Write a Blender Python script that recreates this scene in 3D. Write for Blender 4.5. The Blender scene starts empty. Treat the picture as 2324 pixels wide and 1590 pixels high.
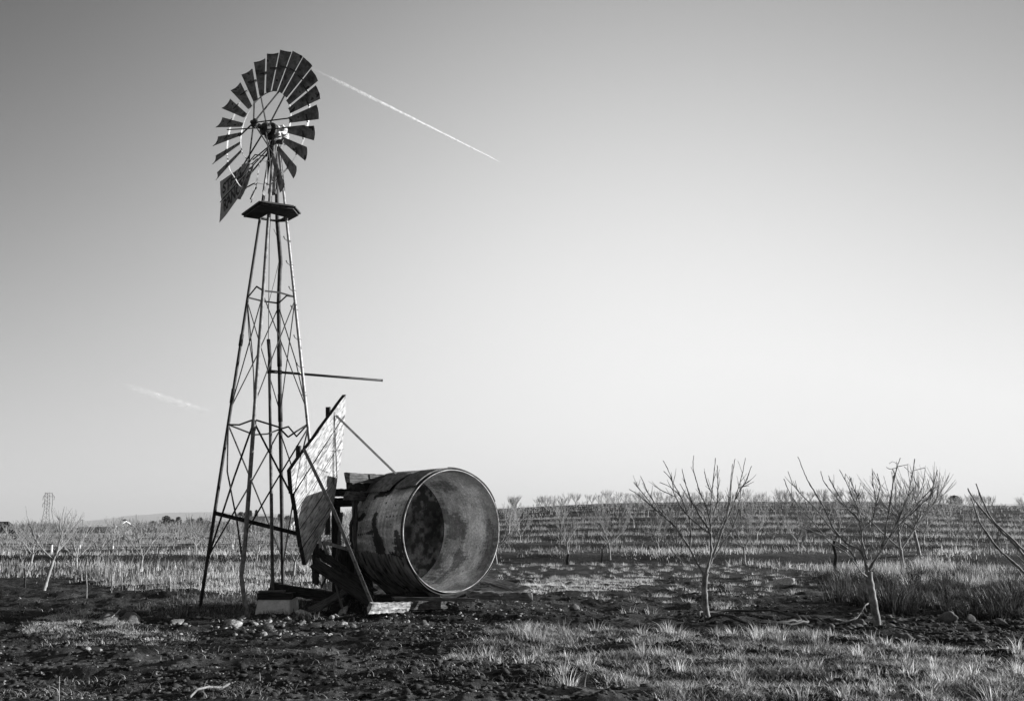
import bpy, math, random
import numpy as np
from math import sin, cos, pi, radians, atan, atan2, sqrt
from mathutils import Vector, Matrix
D = bpy.data
SC = bpy.context.scene
COL = SC.collection
# ------------------------------------------------------------------ camera
HC = 1.65
VW, VH = 2323.0, 1590.0                 # measuring frame of the photograph
FP = 30 / 36 * VW
PITCH = atan((1195 - 795) / FP)
cam = D.cameras.new('camera'); co = D.objects.new('camera', cam); COL.objects.link(co)
cam.lens = 30; cam.sensor_width = 36; cam.clip_start = .1; cam.clip_end = 200000
co.location = (0, 0, HC); co.rotation_euler = (pi / 2 + PITCH, 0, 0)
SC.camera = co
# ------------------------------------------------------------------ sky, sun
SUN_AZ, SUN_EL = 78, 12                  # degrees to the right of the view, above the horizon
SV = Vector((sin(radians(SUN_AZ)) * cos(radians(SUN_EL)), cos(radians(SUN_AZ)) * cos(radians(SUN_EL)), sin(radians(SUN_EL))))
wd = D.worlds.new('World'); SC.world = wd; wd.use_nodes = True
nt = wd.node_tree; nt.nodes.clear()
def N(nt, typ, **kw):
    n = nt.nodes.new(typ)
    for k, v in kw.items():
        if k == 'i':
            for a, b in v.items(): n.inputs[a].default_value = b
        else: setattr(n, k, v)
    return n
sky = N(nt, 'ShaderNodeTexSky', sky_type='NISHITA', sun_disc=False, sun_elevation=radians(SUN_EL), sun_rotation=radians(SUN_AZ), air_density=1.2, dust_density=1.6, ozone_density=1.5)
sep = N(nt, 'ShaderNodeSeparateColor')
nt.links.new(sky.outputs[0], sep.inputs[0])
def math_(nt, op, a, b=None, clamp=False):
    m = N(nt, 'ShaderNodeMath', operation=op, use_clamp=clamp)
    for k, v in ((0, a), (1, b)):
        if v is None: continue
        if isinstance(v, (int, float)): m.inputs[k].default_value = v
        else: nt.links.new(v, m.inputs[k])
    return m.outputs[0]
# black and white film behind a yellow filter: grey from red and green, little blue
g = math_(nt, 'ADD', math_(nt, 'MULTIPLY', sep.outputs[0], .45), math_(nt, 'ADD', math_(nt, 'MULTIPLY', sep.outputs[1], .5), math_(nt, 'MULTIPLY', sep.outputs[2], .05)))
# graduated sky: deep behind the mill, pale towards the horizon and the sun; fitted by direction
stc = N(nt, 'ShaderNodeTexCoord'); sx = N(nt, 'ShaderNodeSeparateXYZ'); nt.links.new(stc.outputs['Generated'], sx.inputs[0])
X_, Y_, Z_ = sx.outputs
mul = lambda a, b: math_(nt, 'MULTIPLY', a, b)
add = lambda a, b: math_(nt, 'ADD', a, b)
z2 = mul(Z_, Z_); x2 = mul(X_, X_)
ex = -0.168
for c_, v_ in ((0.669, Z_), (-2.482, z2), (0.356, X_), (0.14, x2), (1.183, mul(X_, Z_)), (-2.259, mul(z2, Z_)), (-7.297, mul(x2, Z_)), (0.236, mul(X_, z2))): ex = add(ex, mul(v_, c_))
lum = mul(math_(nt, 'MINIMUM', math_(nt, 'EXPONENT', ex), .93), 10.)
fw = add(mul(Y_, cos(PITCH)), mul(Z_, sin(PITCH)))
wr = N(nt, 'ShaderNodeMapRange', i={'From Min': .55, 'From Max': .80}); nt.links.new(fw, wr.inputs[0])
mxs = N(nt, 'ShaderNodeMix'); nt.links.new(wr.outputs[0], mxs.inputs[0]); nt.links.new(g, mxs.inputs[2]); nt.links.new(lum, mxs.inputs[3])
g = mxs.outputs[0]
cmb = N(nt, 'ShaderNodeCombineColor')
for k in range(3): nt.links.new(g, cmb.inputs[k])
bg = N(nt, 'ShaderNodeBackground', i={'Strength': .05}); wo = N(nt, 'ShaderNodeOutputWorld')
nt.links.new(cmb.outputs[0], bg.inputs[0]); nt.links.new(bg.outputs[0], wo.inputs[0])
sl = D.lights.new('sun', 'SUN'); sl.energy = 5.0; sl.angle = radians(.5); sl.color = (1, 1, 1)
so = D.objects.new('sun', sl); COL.objects.link(so); so.rotation_euler = SV.to_track_quat('Z', 'Y').to_euler()
SC.view_settings.view_transform = 'Standard'; SC.view_settings.look = 'None'
SC.view_settings.exposure = 1.0; SC.view_settings.gamma = 1; SC.view_settings.use_curve_mapping = False
SC.cycles.max_bounces = 6; SC.cycles.diffuse_bounces = 2; SC.cycles.glossy_bounces = 2
SC.cycles.transparent_max_bounces = 12; SC.cycles.volume_bounces = 0

# ------------------------------------------------------------------ measuring helpers
def ray(px, py):
    a = (px - VW / 2) / FP; b = (VH / 2 - py) / FP
    return np.array([a, cos(PITCH) - sin(PITCH) * b, sin(PITCH) + cos(PITCH) * b])
CO = np.array([0, 0, HC])
def atY(px, py, Y): r = ray(px, py); return CO + r * (Y / r[1])
def atZ(px, py, z=0.): r = ray(px, py); return CO + r * ((z - HC) / r[2])
def atP(px, py, P, n): r = ray(px, py); n = np.array(n); return CO + r * (np.dot(np.array(P) - CO, n) / np.dot(r, n))
def proj(p):
    z = p[2] - HC; d = p[1] * cos(PITCH) + z * sin(PITCH); u = -p[1] * sin(PITCH) + z * cos(PITCH)
    return VW / 2 + FP * p[0] / d, VH / 2 - FP * u / d
# ------------------------------------------------------------------ numpy noise
def _h(ix, iy, iz, s):
    n = (ix.astype(np.int64) * 374761393 + iy.astype(np.int64) * 668265263 + iz.astype(np.int64) * 2147483647 + s * 974634777) & 0xffffffff
    n = ((n ^ (n >> 13)) * 1274126177) & 0xffffffff
    n = ((n ^ (n >> 15)) * 2246822519) & 0xffffffff
    return ((n ^ (n >> 16)) & 0xffff) / 65535.
def vnoise(x, y, z=0., s=0):
    x, y, z = np.broadcast_arrays(np.asarray(x, float), np.asarray(y, float), np.asarray(z, float))
    ix, iy, iz = np.floor(x), np.floor(y), np.floor(z)
    fx, fy, fz = x - ix, y - iy, z - iz
    fx = fx * fx * (3 - 2 * fx); fy = fy * fy * (3 - 2 * fy); fz = fz * fz * (3 - 2 * fz)
    r = 0
    for a in (0, 1):
        wa = fx if a else 1 - fx
        for b in (0, 1):
            wb = fy if b else 1 - fy
            for c in (0, 1):
                wc = fz if c else 1 - fz
                r = r + wa * wb * wc * _h(ix + a, iy + b, iz + c, s)
    return r
def fbm(x, y, z=0., o=4, s=0):
    r = 0; a = .5; t = 0
    for k in range(o):
        r = r + a * vnoise(x * 2 ** k, y * 2 ** k, np.asarray(z) * 2 ** k, s + k); t += a; a *= .5
    return r / t
def sst(a, b, x): t = np.clip((x - a) / (b - a), 0, 1); return t * t * (3 - 2 * t)
# ------------------------------------------------------------------ object helpers
def tag(o, label=None, cat=None, group=None, kind=None):
    for k, v in (('label', label), ('category', cat), ('group', group), ('kind', kind)):
        if v: o[k] = v
    return o
def empty(name, loc, label, cat, group=None):
    o = D.objects.new(name, None); COL.objects.link(o); o.location = loc; o.empty_display_size = .2
    return tag(o, label, cat, group)
def link(name, me, mat=None, parent=None, M=None):
    """links a mesh; M = world matrix of its local frame"""
    o = D.objects.new(name, me); COL.objects.link(o)
    if mat is not None and len(me.materials) == 0: me.materials.append(mat)
    W = M if M is not None else Matrix()
    if parent is not None:
        o.parent = parent
        chain = []; p = parent
        while p is not None: chain.append(p); p = p.parent
        PW = Matrix()
        for q in reversed(chain): PW = PW @ q.matrix_basis
        o.matrix_basis = PW.inverted() @ W
    else: o.matrix_basis = W
    return o
def np_mesh(name, V, F4=None, F3=None, smooth=False, attrs=None):
    me = D.meshes.new(name); V = np.asarray(V, np.float32)
    me.vertices.add(len(V)); me.vertices.foreach_set('co', V.ravel())
    loops = []; tot = []
    if F4 is not None and len(F4): loops.append(np.asarray(F4, np.int32).ravel()); tot.append(np.full(len(F4), 4, np.int32))
    if F3 is not None and len(F3): loops.append(np.asarray(F3, np.int32).ravel()); tot.append(np.full(len(F3), 3, np.int32))
    loops = np.concatenate(loops); tot = np.concatenate(tot)
    me.loops.add(len(loops)); me.loops.foreach_set('vertex_index', loops)
    me.polygons.add(len(tot)); me.polygons.foreach_set('loop_start', np.concatenate([[0], np.cumsum(tot)[:-1]]).astype(np.int32))
    me.polygons.foreach_set('loop_total', tot)
    if smooth: me.polygons.foreach_set('use_smooth', np.ones(len(tot), bool))
    me.update(calc_edges=True)
    for k, v in (attrs or {}).items():
        a = me.attributes.new(k, 'FLOAT', 'POINT'); a.data.foreach_set('value', np.asarray(v, np.float32).ravel())
    return me
class MB:
    def __init__(s): s.v = []; s.f = []
    def add(s, V, F):
        b = len(s.v); s.v += [tuple(map(float, p)) for p in V]; s.f += [tuple(b + i for i in f) for f in F]; return s
    def box(s, x0, x1, y0, y1, z0, z1):
        return s.add([(x, y, z) for x in (x0, x1) for y in (y0, y1) for z in (z0, z1)],
                     [(0, 1, 3, 2), (4, 6, 7, 5), (0, 4, 5, 1), (2, 3, 7, 6), (0, 2, 6, 4), (1, 5, 7, 3)])
    def tube(s, pts, r, n=8, cap=True):
        P = [Vector(p) for p in pts]; m = len(P)
        R = r if hasattr(r, '__len__') else [r] * m
        b = len(s.v); t0 = (P[1] - P[0]).normalized()
        a = t0.orthogonal().normalized()
        for i in range(m):
            t = (P[min(i + 1, m - 1)] - P[max(i - 1, 0)])
            t = t.normalized() if t.length > 1e-9 else t0
            a = (a - t * a.dot(t)).normalized(); c = t.cross(a)
            for k in range(n):
                q = P[i] + (a * cos(2 * pi * k / n) + c * sin(2 * pi * k / n)) * R[i]; s.v.append(tuple(q))
        for i in range(m - 1):
            for k in range(n):
                s.f.append((b + i * n + k, b + i * n + (k + 1) % n, b + (i + 1) * n + (k + 1) % n, b + (i + 1) * n + k))
        if cap: s.f.append(tuple(b + k for k in range(n))[::-1]); s.f.append(tuple(b + (m - 1) * n + k for k in range(n)))
        return s
    def bar(s, p, q, w, t, side=None):
        """rectangular bar from p to q, width w (along side), thickness t"""
        p = Vector(p); q = Vector(q); d = (q - p).normalized()
        a = (Vector(side) if side is not None else d.orthogonal()); a = (a - d * a.dot(d)).normalized(); c = d.cross(a)
        V = [x + a * (i * w / 2) + c * (j * t / 2) for x in (p, q) for i, j in ((-1, -1), (1, -1), (1, 1), (-1, 1))]
        return s.add(V, [(3, 2, 1, 0), (4, 5, 6, 7), (0, 1, 5, 4), (1, 2, 6, 5), (2, 3, 7, 6), (3, 0, 4, 7)])
    def lathe(s, prof, o=(0, 0, 0), ax=(0, 0, 1), n=20):
        ax = Vector(ax).normalized(); a = ax.orthogonal().normalized(); c = ax.cross(a); o = Vector(o); b = len(s.v)
        for r, h in prof:
            for k in range(n): s.v.append(tuple(o + ax * h + (a * cos(2 * pi * k / n) + c * sin(2 * pi * k / n)) * r))
        for i in range(len(prof) - 1):
            for k in range(n): s.f.append((b + i * n + k, b + i * n + (k + 1) % n, b + (i + 1) * n + (k + 1) % n, b + (i + 1) * n + k))
        return s
    def build(s, name, mat, parent=None, M=None, smooth=False):
        me = D.meshes.new(name); me.from_pydata(s.v, [], s.f); me.update()
        if smooth: me.polygons.foreach_set('use_smooth', [True] * len(me.polygons))
        return link(name, me, mat, parent, M)
def frame(p, q, up=(0, 0, 1)):
    """world matrix with origin p, local x towards q, local z as near up as possible"""
    p = Vector(p); x = (Vector(q) - p).normalized(); z = Vector(up); z = (z - x * z.dot(x)).normalized(); y = z.cross(x)
    M = Matrix((x, y, z)).transposed().to_4x4(); M.translation = p; return M
# ------------------------------------------------------------------ materials (all grey: the photograph is black and white)
def mat(name, lo, hi, scale=4., stretch=(1, 1, 1), rough=.8, bump=.3, bscale=None, detail=6, metal=0., lohi=(.35, .65), spots=None, spec=.3, attr=None, bdist=.01):
    m = D.materials.new(name); m.use_nodes = True; nt = m.node_tree; nt.nodes.clear(); L = nt.links.new
    out = N(nt, 'ShaderNodeOutputMaterial'); b = N(nt, 'ShaderNodeBsdfPrincipled', i={'Roughness': rough, 'Metallic': metal, 'Specular IOR Level': spec})
    L(b.outputs[0], out.inputs[0])
    tc = N(nt, 'ShaderNodeTexCoord'); oi = N(nt, 'ShaderNodeObjectInfo')
    mp = N(nt, 'ShaderNodeMapping'); mp.inputs['Scale'].default_value = stretch
    ad = N(nt, 'ShaderNodeVectorMath', operation='ADD'); rs = N(nt, 'ShaderNodeVectorMath', operation='SCALE', i={'Scale': 17.})
    cx = N(nt, 'ShaderNodeCombineXYZ'); L(oi.outputs['Random'], cx.inputs[0]); L(oi.outputs['Random'], cx.inputs[2]); L(cx.outputs[0], rs.inputs[0])
    L(tc.outputs['Object'], mp.inputs[0]); L(mp.outputs[0], ad.inputs[0]); L(rs.outputs[0], ad.inputs[1])
    no = N(nt, 'ShaderNodeTexNoise', i={'Scale': scale, 'Detail': detail, 'Roughness': .65}); L(ad.outputs[0], no.inputs['Vector'])
    mr = N(nt, 'ShaderNodeMapRange', i={'From Min': lohi[0], 'From Max': lohi[1], 'To Min': lo, 'To Max': hi}); L(no.outputs[0], mr.inputs[0])
    c = mr.outputs[0]
    if attr:
        at = N(nt, 'ShaderNodeAttribute', attribute_name=attr); c = math_(nt, 'MULTIPLY', c, at.outputs['Fac'])
    if spots:                                   # (scale, threshold, value)
        vo = N(nt, 'ShaderNodeTexNoise', i={'Scale': spots[0], 'Detail': 2.}); L(ad.outputs[0], vo.inputs['Vector'])
        k = N(nt, 'ShaderNodeMapRange', i={'From Min': spots[1], 'From Max': spots[1] + .05}); L(vo.outputs[0], k.inputs[0])
        mx = N(nt, 'ShaderNodeMix'); L(k.outputs[0], mx.inputs[0]); L(c, mx.inputs[2]); mx.inputs[3].default_value = spots[2]; c = mx.outputs[0]
    cc = N(nt, 'ShaderNodeCombineColor')
    for k in range(3): L(c, cc.inputs[k])
    L(cc.outputs[0], b.inputs['Base Color'])
    if bump:
        bn = N(nt, 'ShaderNodeTexNoise', i={'Scale': bscale or scale * 3, 'Detail': 6., 'Roughness': .7}); L(ad.outputs[0], bn.inputs['Vector'])
        bu = N(nt, 'ShaderNodeBump', i={'Strength': bump, 'Distance': bdist}); L(bn.outputs[0], bu.inputs['Height']); L(bu.outputs[0], b.inputs['Normal'])
    return m
def grass_mat(name, lo, hi, trans=.45):
    m = D.materials.new(name); m.use_nodes = True; nt = m.node_tree; nt.nodes.clear(); L = nt.links.new
    out = N(nt, 'ShaderNodeOutputMaterial'); at = N(nt, 'ShaderNodeAttribute', attribute_name='tone')
    mr = N(nt, 'ShaderNodeMapRange', i={'To Min': lo, 'To Max': hi}); L(at.outputs['Fac'], mr.inputs[0])
    cc = N(nt, 'ShaderNodeCombineColor')
    for k in range(3): L(mr.outputs[0], cc.inputs[k])
    d = N(nt, 'ShaderNodeBsdfPrincipled', i={'Roughness': .55, 'Specular IOR Level': .35}); t = N(nt, 'ShaderNodeBsdfTranslucent'); mx = N(nt, 'ShaderNodeMixShader', i={0: trans})
    L(cc.outputs[0], d.inputs[0]); L(cc.outputs[0], t.inputs[0]); L(d.outputs[0], mx.inputs[1]); L(t.outputs[0], mx.inputs[2]); L(mx.outputs[0], out.inputs[0])
    return m
M_RUST = mat('rusted_iron', .012, .06, 9, rough=.65, bump=.3, bscale=60, spec=.4)
M_BRACE = mat('brace_iron', .012, .045, 9, rough=.6, bump=0)
M_GALV = mat('galvanised_iron', .25, .6, 14, rough=.5, bump=.25, bscale=70, spec=.5, spots=(9, .63, .03))
M_GALVD = mat('dull_galvanised_iron', .07, .26, 10, rough=.55, bump=.25, bscale=70, spec=.5)
M_BLADE = mat('weathered_blade_sheet', .05, .30, 5, rough=.6, bump=.2, bscale=20, spec=.35, spots=(5, .62, .008))
M_RIM = mat('bright_rim_strip', .3, .55, 20, rough=.4, bump=0, spec=.5)
M_CASE = mat('gear_case_paint', .35, .75, 9, rough=.45, bump=.2, spec=.4, spots=(14, .64, .05))
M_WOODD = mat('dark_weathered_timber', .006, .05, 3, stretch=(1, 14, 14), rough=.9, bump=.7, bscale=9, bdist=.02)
M_WOODM = mat('grey_weathered_timber', .02, .16, 3, stretch=(1, 14, 14), rough=.9, bump=.7, bscale=9, bdist=.02)
M_WOODL = mat('bleached_board', .05, .56, 4.2, stretch=(1, 5., 5.), rough=.85, bump=.55, bscale=7, bdist=.015, spots=(9, .66, .06))
M_CONC = mat('pale_concrete', .6, .85, 12, rough=.9, bump=.3, bscale=50)
M_ROCK = mat('pale_stone', .16, .62, 6, rough=.9, bump=.6, bscale=14, bdist=.03)
M_CLOD = mat('dark_clod', .006, .06, 3, rough=.95, bump=.5, bscale=30, bdist=.01)
M_ROCKM = mat('mixed_stone', .02, .34, 2.5, rough=.9, bump=.5, bscale=30, bdist=.01)
M_ROCKW = mat('white_broken_stone', .3, .85, 5, rough=.9, bump=.6, bscale=14, bdist=.03)
M_ROCKG = mat('speckled_stone', .05, .26, 14, rough=.9, bump=.7, bscale=30, bdist=.03)
M_ROCKD = mat('dark_stone', .04, .2, 8, rough=.9, bump=.6, bscale=16, bdist=.03)
M_BARKF = mat('far_tree_bark', .05, .2, 3, bump=0)
M_BARKM = mat('sunlit_bark', .16, .40, 8, bump=0)
M_BARK = mat('young_tree_bark', .07, .30, 9, rough=.75, bump=.3, bscale=60)
M_HOSE = mat('black_hose', .02, .05, 8, rough=.75, bump=0, spec=.5)
M_GUARD = mat('white_trunk_guard', .6, .8, 8, rough=.6, bump=0)

# ================================================================== TERRAIN
CREST_X = [560, 700, 900, 1130, 1250, 1400, 1550, 1700, 1900, 2000, 2170, 2323, 2700]
CREST_Y = [1216, 1206, 1180, 1160, 1153, 1147, 1145, 1144, 1144, 1146, 1153, 1153, 1155]
CA = np.array([(x - VW / 2) / (FP * cos(PITCH) + 0) for x in CREST_X])
CE = np.array([(1195 - y) / FP for y in CREST_Y])
def hill_h(x, y):
    a = x / np.maximum(y, 5.)
    e = np.interp(a, CA, CE)
    top = 1.65 + e * 155
    t = sst(38, 150, y) * (1 - .9 * sst(158, 230, y))
    lin = np.clip((y - 38) / 117, 0, 1)
    return np.where(y > 5, top * (.5 * t + .5 * lin * (1 - .9 * sst(158, 230, y))), 0)
PER = 9.3
def strip(x, y):
    """1 in the dark strips of the orchard (sprayed soil, unlit grass), 0 in the grass between"""
    yy = y + 3.2 + .06 * x + 5. * (fbm(x * .05, y * .05, 0, 3, 5) - .5)
    p = (yy / PER) % 1.0
    return sst(.0, .12, p) * (1 - sst(.5, .68, p))
def tank_mound(x, y): return .16 * np.exp(-(((x + 1.9) / 2.2) ** 2 + ((y - 18.2) / 1.3) ** 2) ** 2)
def H(x, y, fine=True):
    x = np.asarray(x, float); y = np.asarray(y, float)
    far = sst(28, 40, y)
    h = hill_h(x, y) + tank_mound(x, y)
    h = h + far * (1 - strip(x, y)) * .34 * (1 - sst(150, 260, y))
    h = h - .035 * sst(40, 300, y) * 10 * (x < 0) * 0
    if fine:
        near = (1 - sst(26, 34, y)) * (np.abs(y) < 60)
        clod = fbm(x * 2.2, y * 2.2, 0, 5, 11) - .5
        rut = fbm(x * .35, y * 1.9, 0, 3, 21) - .5
        h = h + near * (.15 * clod + .24 * rut + .07 * (fbm(x * .8, y * 4.5, 0, 3, 23) - .5) + .05 * np.abs(fbm(x * 5, y * 5, 0, 3, 13) - .5))
        h = h + .02 * (1 - near) * (fbm(x * 2, y * 2, 0, 2, 3) - .5)
    return h
def terrain():
    th = np.concatenate([np.linspace(-180, -48, 30)[:-1], np.linspace(-48, 48, 1100), np.linspace(48, 180, 30)[1:]])
    r = np.concatenate([[.3, 1, 2, 3, 4, 5], np.geomspace(5.5, 40, 620), np.geomspace(40.3, 330, 420), np.geomspace(345, 17500, 44)])
    T, R = np.meshgrid(np.radians(th), r)
    X = R * np.sin(T); Y = R * np.cos(T)
    Z = H(X, Y)
    Z = np.where(R > 330, Z * 0, Z)
    n, m = X.shape
    V = np.stack([X, Y, Z], -1).reshape(-1, 3)
    i = (np.arange(n - 1)[:, None] * m + np.arange(m - 1)[None, :]).ravel()
    F = np.stack([i, i + m, i + m + 1, i + 1], -1)
    x, y = X.ravel(), Y.ravel()
    grassy = field_mask(x, y) * (1 - .8 * strip(x, y)) + .55 * short_mask(x, y)
    me = np_mesh('ground', V, F, None, True, {'grassy': np.clip(grassy, 0, 1), 'dry': dry_mask(x, y)})
    m = D.materials.new('dark_soil_and_stubble'); m.use_nodes = True; nt = m.node_tree; nt.nodes.clear(); L = nt.links.new
    out = N(nt, 'ShaderNodeOutputMaterial'); b = N(nt, 'ShaderNodeBsdfPrincipled', i={'Roughness': .95, 'Specular IOR Level': .15}); L(b.outputs[0], out.inputs[0])
    tc = N(nt, 'ShaderNodeTexCoord'); at = N(nt, 'ShaderNodeAttribute', attribute_name='grassy')
    def noise(s, d, st=(1, 1, 1)):
        mp = N(nt, 'ShaderNodeMapping'); mp.inputs['Scale'].default_value = st; L(tc.outputs['Object'], mp.inputs[0])
        n_ = N(nt, 'ShaderNodeTexNoise', i={'Scale': s, 'Detail': d, 'Roughness': .7}); L(mp.outputs[0], n_.inputs['Vector']); return n_.outputs[0]
    def rng(v, a, b_, c, d): q = N(nt, 'ShaderNodeMapRange', i={'From Min': a, 'From Max': b_, 'To Min': c, 'To Max': d}); L(v, q.inputs[0]); return q.outputs[0]
    n1 = noise(1.6, 8); n2 = noise(26, 3); n3 = noise(.9, 6, (1, 1, 1)); n4 = noise(9, 3)
    soil = math_(nt, 'ADD', rng(n1, .35, .65, .005, .05), rng(noise(.35, 4, (1, 2.5, 1)), .52, .66, 0, .05))
    speck = rng(n2, .60, .70, 0, .3)
    at2 = N(nt, 'ShaderNodeAttribute', attribute_name='dry'); soil = math_(nt, 'ADD', soil, math_(nt, 'MULTIPLY', at2.outputs['Fac'], rng(n4, .3, .7, .03, .13)))
    soil = math_(nt, 'ADD', soil, math_(nt, 'MULTIPLY', speck, rng(n4, .45, .6, 0, 1)))
    gr = math_(nt, 'MULTIPLY', rng(n3, .35, .65, .015, .07), rng(n2, .35, .65, .4, 1.5))
    mx = N(nt, 'ShaderNodeMix'); L(at.outputs['Fac'], mx.inputs[0]); L(soil, mx.inputs[2]); L(gr, mx.inputs[3])
    cc = N(nt, 'ShaderNodeCombineColor')
    for k in range(3): L(mx.outputs[0], cc.inputs[k])
    L(cc.outputs[0], b.inputs['Base Color'])
    bu = N(nt, 'ShaderNodeBump', i={'Strength': 1., 'Distance': .09}); L(noise(7, 10), bu.inputs['Height']); L(bu.outputs[0], b.inputs['Normal'])
    o = link('ground', me, m); tag(o, kind='structure')
# ---- where the grass grows; lines measured on the photograph, laid on the ground
def ygnd(py): return HC / np.tan((np.asarray(py, float) - 795) * 0 + np.arctan((np.asarray(py, float) - 795) / FP) - PITCH)
_bx = np.array([-400, 0, 200, 330, 430, 620, 760, 900, 1100, 1300, 1500, 1700, 1850, 1900, 2330, 2800])
_by = np.array([1318, 1322, 1322, 1345, 1352, 1352, 1330, 1315, 1283, 1283, 1281, 1300, 1306, 1315, 1318, 1320])
_ba = (_bx - VW / 2) / FP; _bY = ygnd(_by)
def field_mask(x, y):
    a = x / np.maximum(y, 1.) * .985
    e = np.interp(a, _ba, _bY) + 1.6 * (fbm(x * .5, y * .5, 0, 3, 9) - .5)
    return sst(-.6, 1.2, y - e) * (y > 5)
def pixmask(x, y, poly, soft=0):
    """1 inside a polygon given in photograph pixels, laid on the ground plane"""
    P = np.array([atZ(px, py, 0)[:2] for px, py in poly]); ins = np.zeros(np.shape(x), bool); n = len(P)
    jx = x + .35 * (fbm(x * 1.3, y * 1.3, 0, 3, 31) - .5) * 2; jy = y + .8 * (fbm(x * 1.3, y * 1.3, 7, 3, 33) - .5) * 2
    for i in range(n):
        x0, y0 = P[i]; x1, y1 = P[(i + 1) % n]
        c = ((y0 > jy) != (y1 > jy)) & (jx < (x1 - x0) * (jy - y0) / (y1 - y0 + 1e-12) + x0); ins ^= c
    return ins.astype(float)
POLY_FG = [(1040, 1475), (1150, 1440), (1280, 1430), (1420, 1440), (1560, 1440), (1700, 1446), (1850, 1442), (1960, 1446), (2120, 1470), (2400, 1500), (2500, 1700), (1380, 1700), (1480, 1590), (1330, 1560), (1180, 1530), (1060, 1512)]
POLY_LP = [(80, 1402), (200, 1398), (330, 1420), (440, 1440), (330, 1462), (180, 1460), (90, 1440)]
POLY_TW = [(415, 1352), (700, 1358), (900, 1375), (870, 1396), (640, 1402), (430, 1398), (330, 1392), (320, 1376)]
POLY_RT = [(1870, 1312), (2330, 1318), (2600, 1330), (2600, 1405), (2200, 1400), (2020, 1398), (1880, 1372)]
def dry_mask(x, y):
    a = np.zeros_like(x); k = (y > 6) & (y < 22) & (np.abs(x) < 9); X, Y = x[k], y[k]
    a[k] = np.clip(pixmask(X, Y, [(820, 1530), (1050, 1512), (1250, 1540), (1480, 1560), (1620, 1640), (600, 1640), (640, 1560)]) + .6 * pixmask(X, Y, [(-60, 1475), (300, 1480), (700, 1470), (1000, 1462), (980, 1492), (640, 1512), (200, 1515), (-60, 1505)]), 0, 1) * sst(.3, .65, fbm(X * 1.5, Y * 3, 0, 4, 37)); return a
def short_mask(x, y): return np.clip(pixmask(x, y, POLY_LP) + pixmask(x, y, POLY_TW), 0, 1)
terrain()
# ================================================================== WINDMILL
# tower geometry measured from the photograph
TC = (-4.974, 17.757); TLX = -.0326; TR0 = 1.295; TZ = 10.712; TROT = -2.73
ANG = {'R': 0, 'B': 90, 'L': 180, 'F': 270}
def leg(k, z):
    r = TR0 * (1 - z / TZ); a = radians(ANG[k] + TROT)
    return np.array([TC[0] + TLX * z + r * cos(a), TC[1] + r * sin(a), z])
rnd = random.Random(4)
wm = empty('windmill', (TC[0], TC[1], 0), 'tall rusty farm windmill with a many-bladed wheel, lettered tail and open four-legged tower', 'windmill')
ZP, Z2, Z1 = 8.3, 6.49, 3.745
def legpts(k, zs): return [leg(k, z) for z in zs]
F_low = atY(547.5, 1305, 16.55); F_foot = atY(563.5, 1410, 16.35)
MB().tube(legpts('F', [10.15, ZP, Z2, Z1, 2.3, 1.3]) + [F_low, (F_low + F_foot) / 2 + np.array([-.015, 0, 0]), F_foot], [.03, .035, .037, .04, .042, .042, .042, .042, .045], 10).build('leg', M_GALVD, wm, smooth=True)['label'] = 'front leg with a bent foot'
MB().tube(legpts('L', [10.15, ZP, Z2, Z1, 1.0]) + [leg('L', -.15)], [.026, .029, .031, .034, .036, .034], 10).build('leg', M_RUST, wm, smooth=True)
MB().tube(legpts('R', [10.15, ZP, Z2, Z1, 0.3]) + [leg('R', -.15)], [.026, .029, .031, .034, .036, .036], 10).build('leg', M_GALV, wm, smooth=True)['label'] = 'pale galvanised leg with climbing pegs'
kink = leg('B', 7.35) + np.array([.06, 0, 0])
MB().tube([leg('B', 10.15), leg('B', 9.2), leg('B', ZP), kink + np.array([-.012, 0, .12]), kink, kink + np.array([-.012, 0, -.12]), leg('B', Z2), leg('B', Z1), leg('B', .3), leg('B', -.15)], [.045, .045, .045, .045, .044, .044, .044, .042, .04, .04], 10).build('leg', M_RUST, wm, smooth=True)['label'] = 'thick dark rear leg with a kink'
# splice sleeves on the legs
for k, z, h, r in (('L', 5.55, .25, .042), ('L', 4.35, .3, .044), ('B', 5.35, .5, .052), ('B', 4.2, .6, .05), ('F', 3.62, .2, .05)):
    MB().tube([leg(k, z - h / 2), leg(k, z + h / 2)], r, 10).build('leg_sleeve', M_RUST if k != 'F' else M_GALVD, wm, smooth=True)
# girts: battered bars round the tower at two levels
def girt(z, a, b, mids):
    p, q = leg(a, z), leg(b, z); pts = [p]
    for t, dx, dz in mids: m = p + (q - p) * t; pts.append(m + np.array([dx, 0, dz]))
    pts.append(q)
    mb = MB(); w = .034
    for i in range(len(pts) - 1): mb.bar(pts[i], pts[i + 1], w, .012, (0, 0, 1))
    for i in range(len(pts) - 1): mb.tube([pts[i], pts[i + 1]], .013, 6)
    return mb.build('girt', M_BRACE, wm)
girt(Z1, 'L', 'F', [(.45, 0, -.05)]); girt(Z1, 'F', 'R', [(.45, 0, -.11), (.62, .02, -.3), (.8, 0, -.16)]); girt(Z1, 'L', 'B', [(.5, 0, -.17), (.75, 0, -.13)]); girt(Z1, 'B', 'R', [(.3, 0, .02), (.62, 0, -.22)])
girt(Z2, 'L', 'F', [(.55, 0, .16)]); girt(Z2, 'F', 'R', [(.5, 0, .03)]); girt(Z2, 'L', 'B', [(.5, 0, -.02)]); girt(Z2, 'B', 'R', [(.5, .0, .1)])
def brace(a, za, b, zb, bends=(), r=.0095, m=None):
    p, q = leg(a, za), leg(b, zb); pts = [p]
    for t, dx, dz in bends: pts.append(p + (q - p) * t + np.array([dx, 0, dz]))
    pts.append(q)
    return MB().tube(pts, r * 1.55, 6).build('brace_rod', m or M_BRACE, wm)
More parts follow.
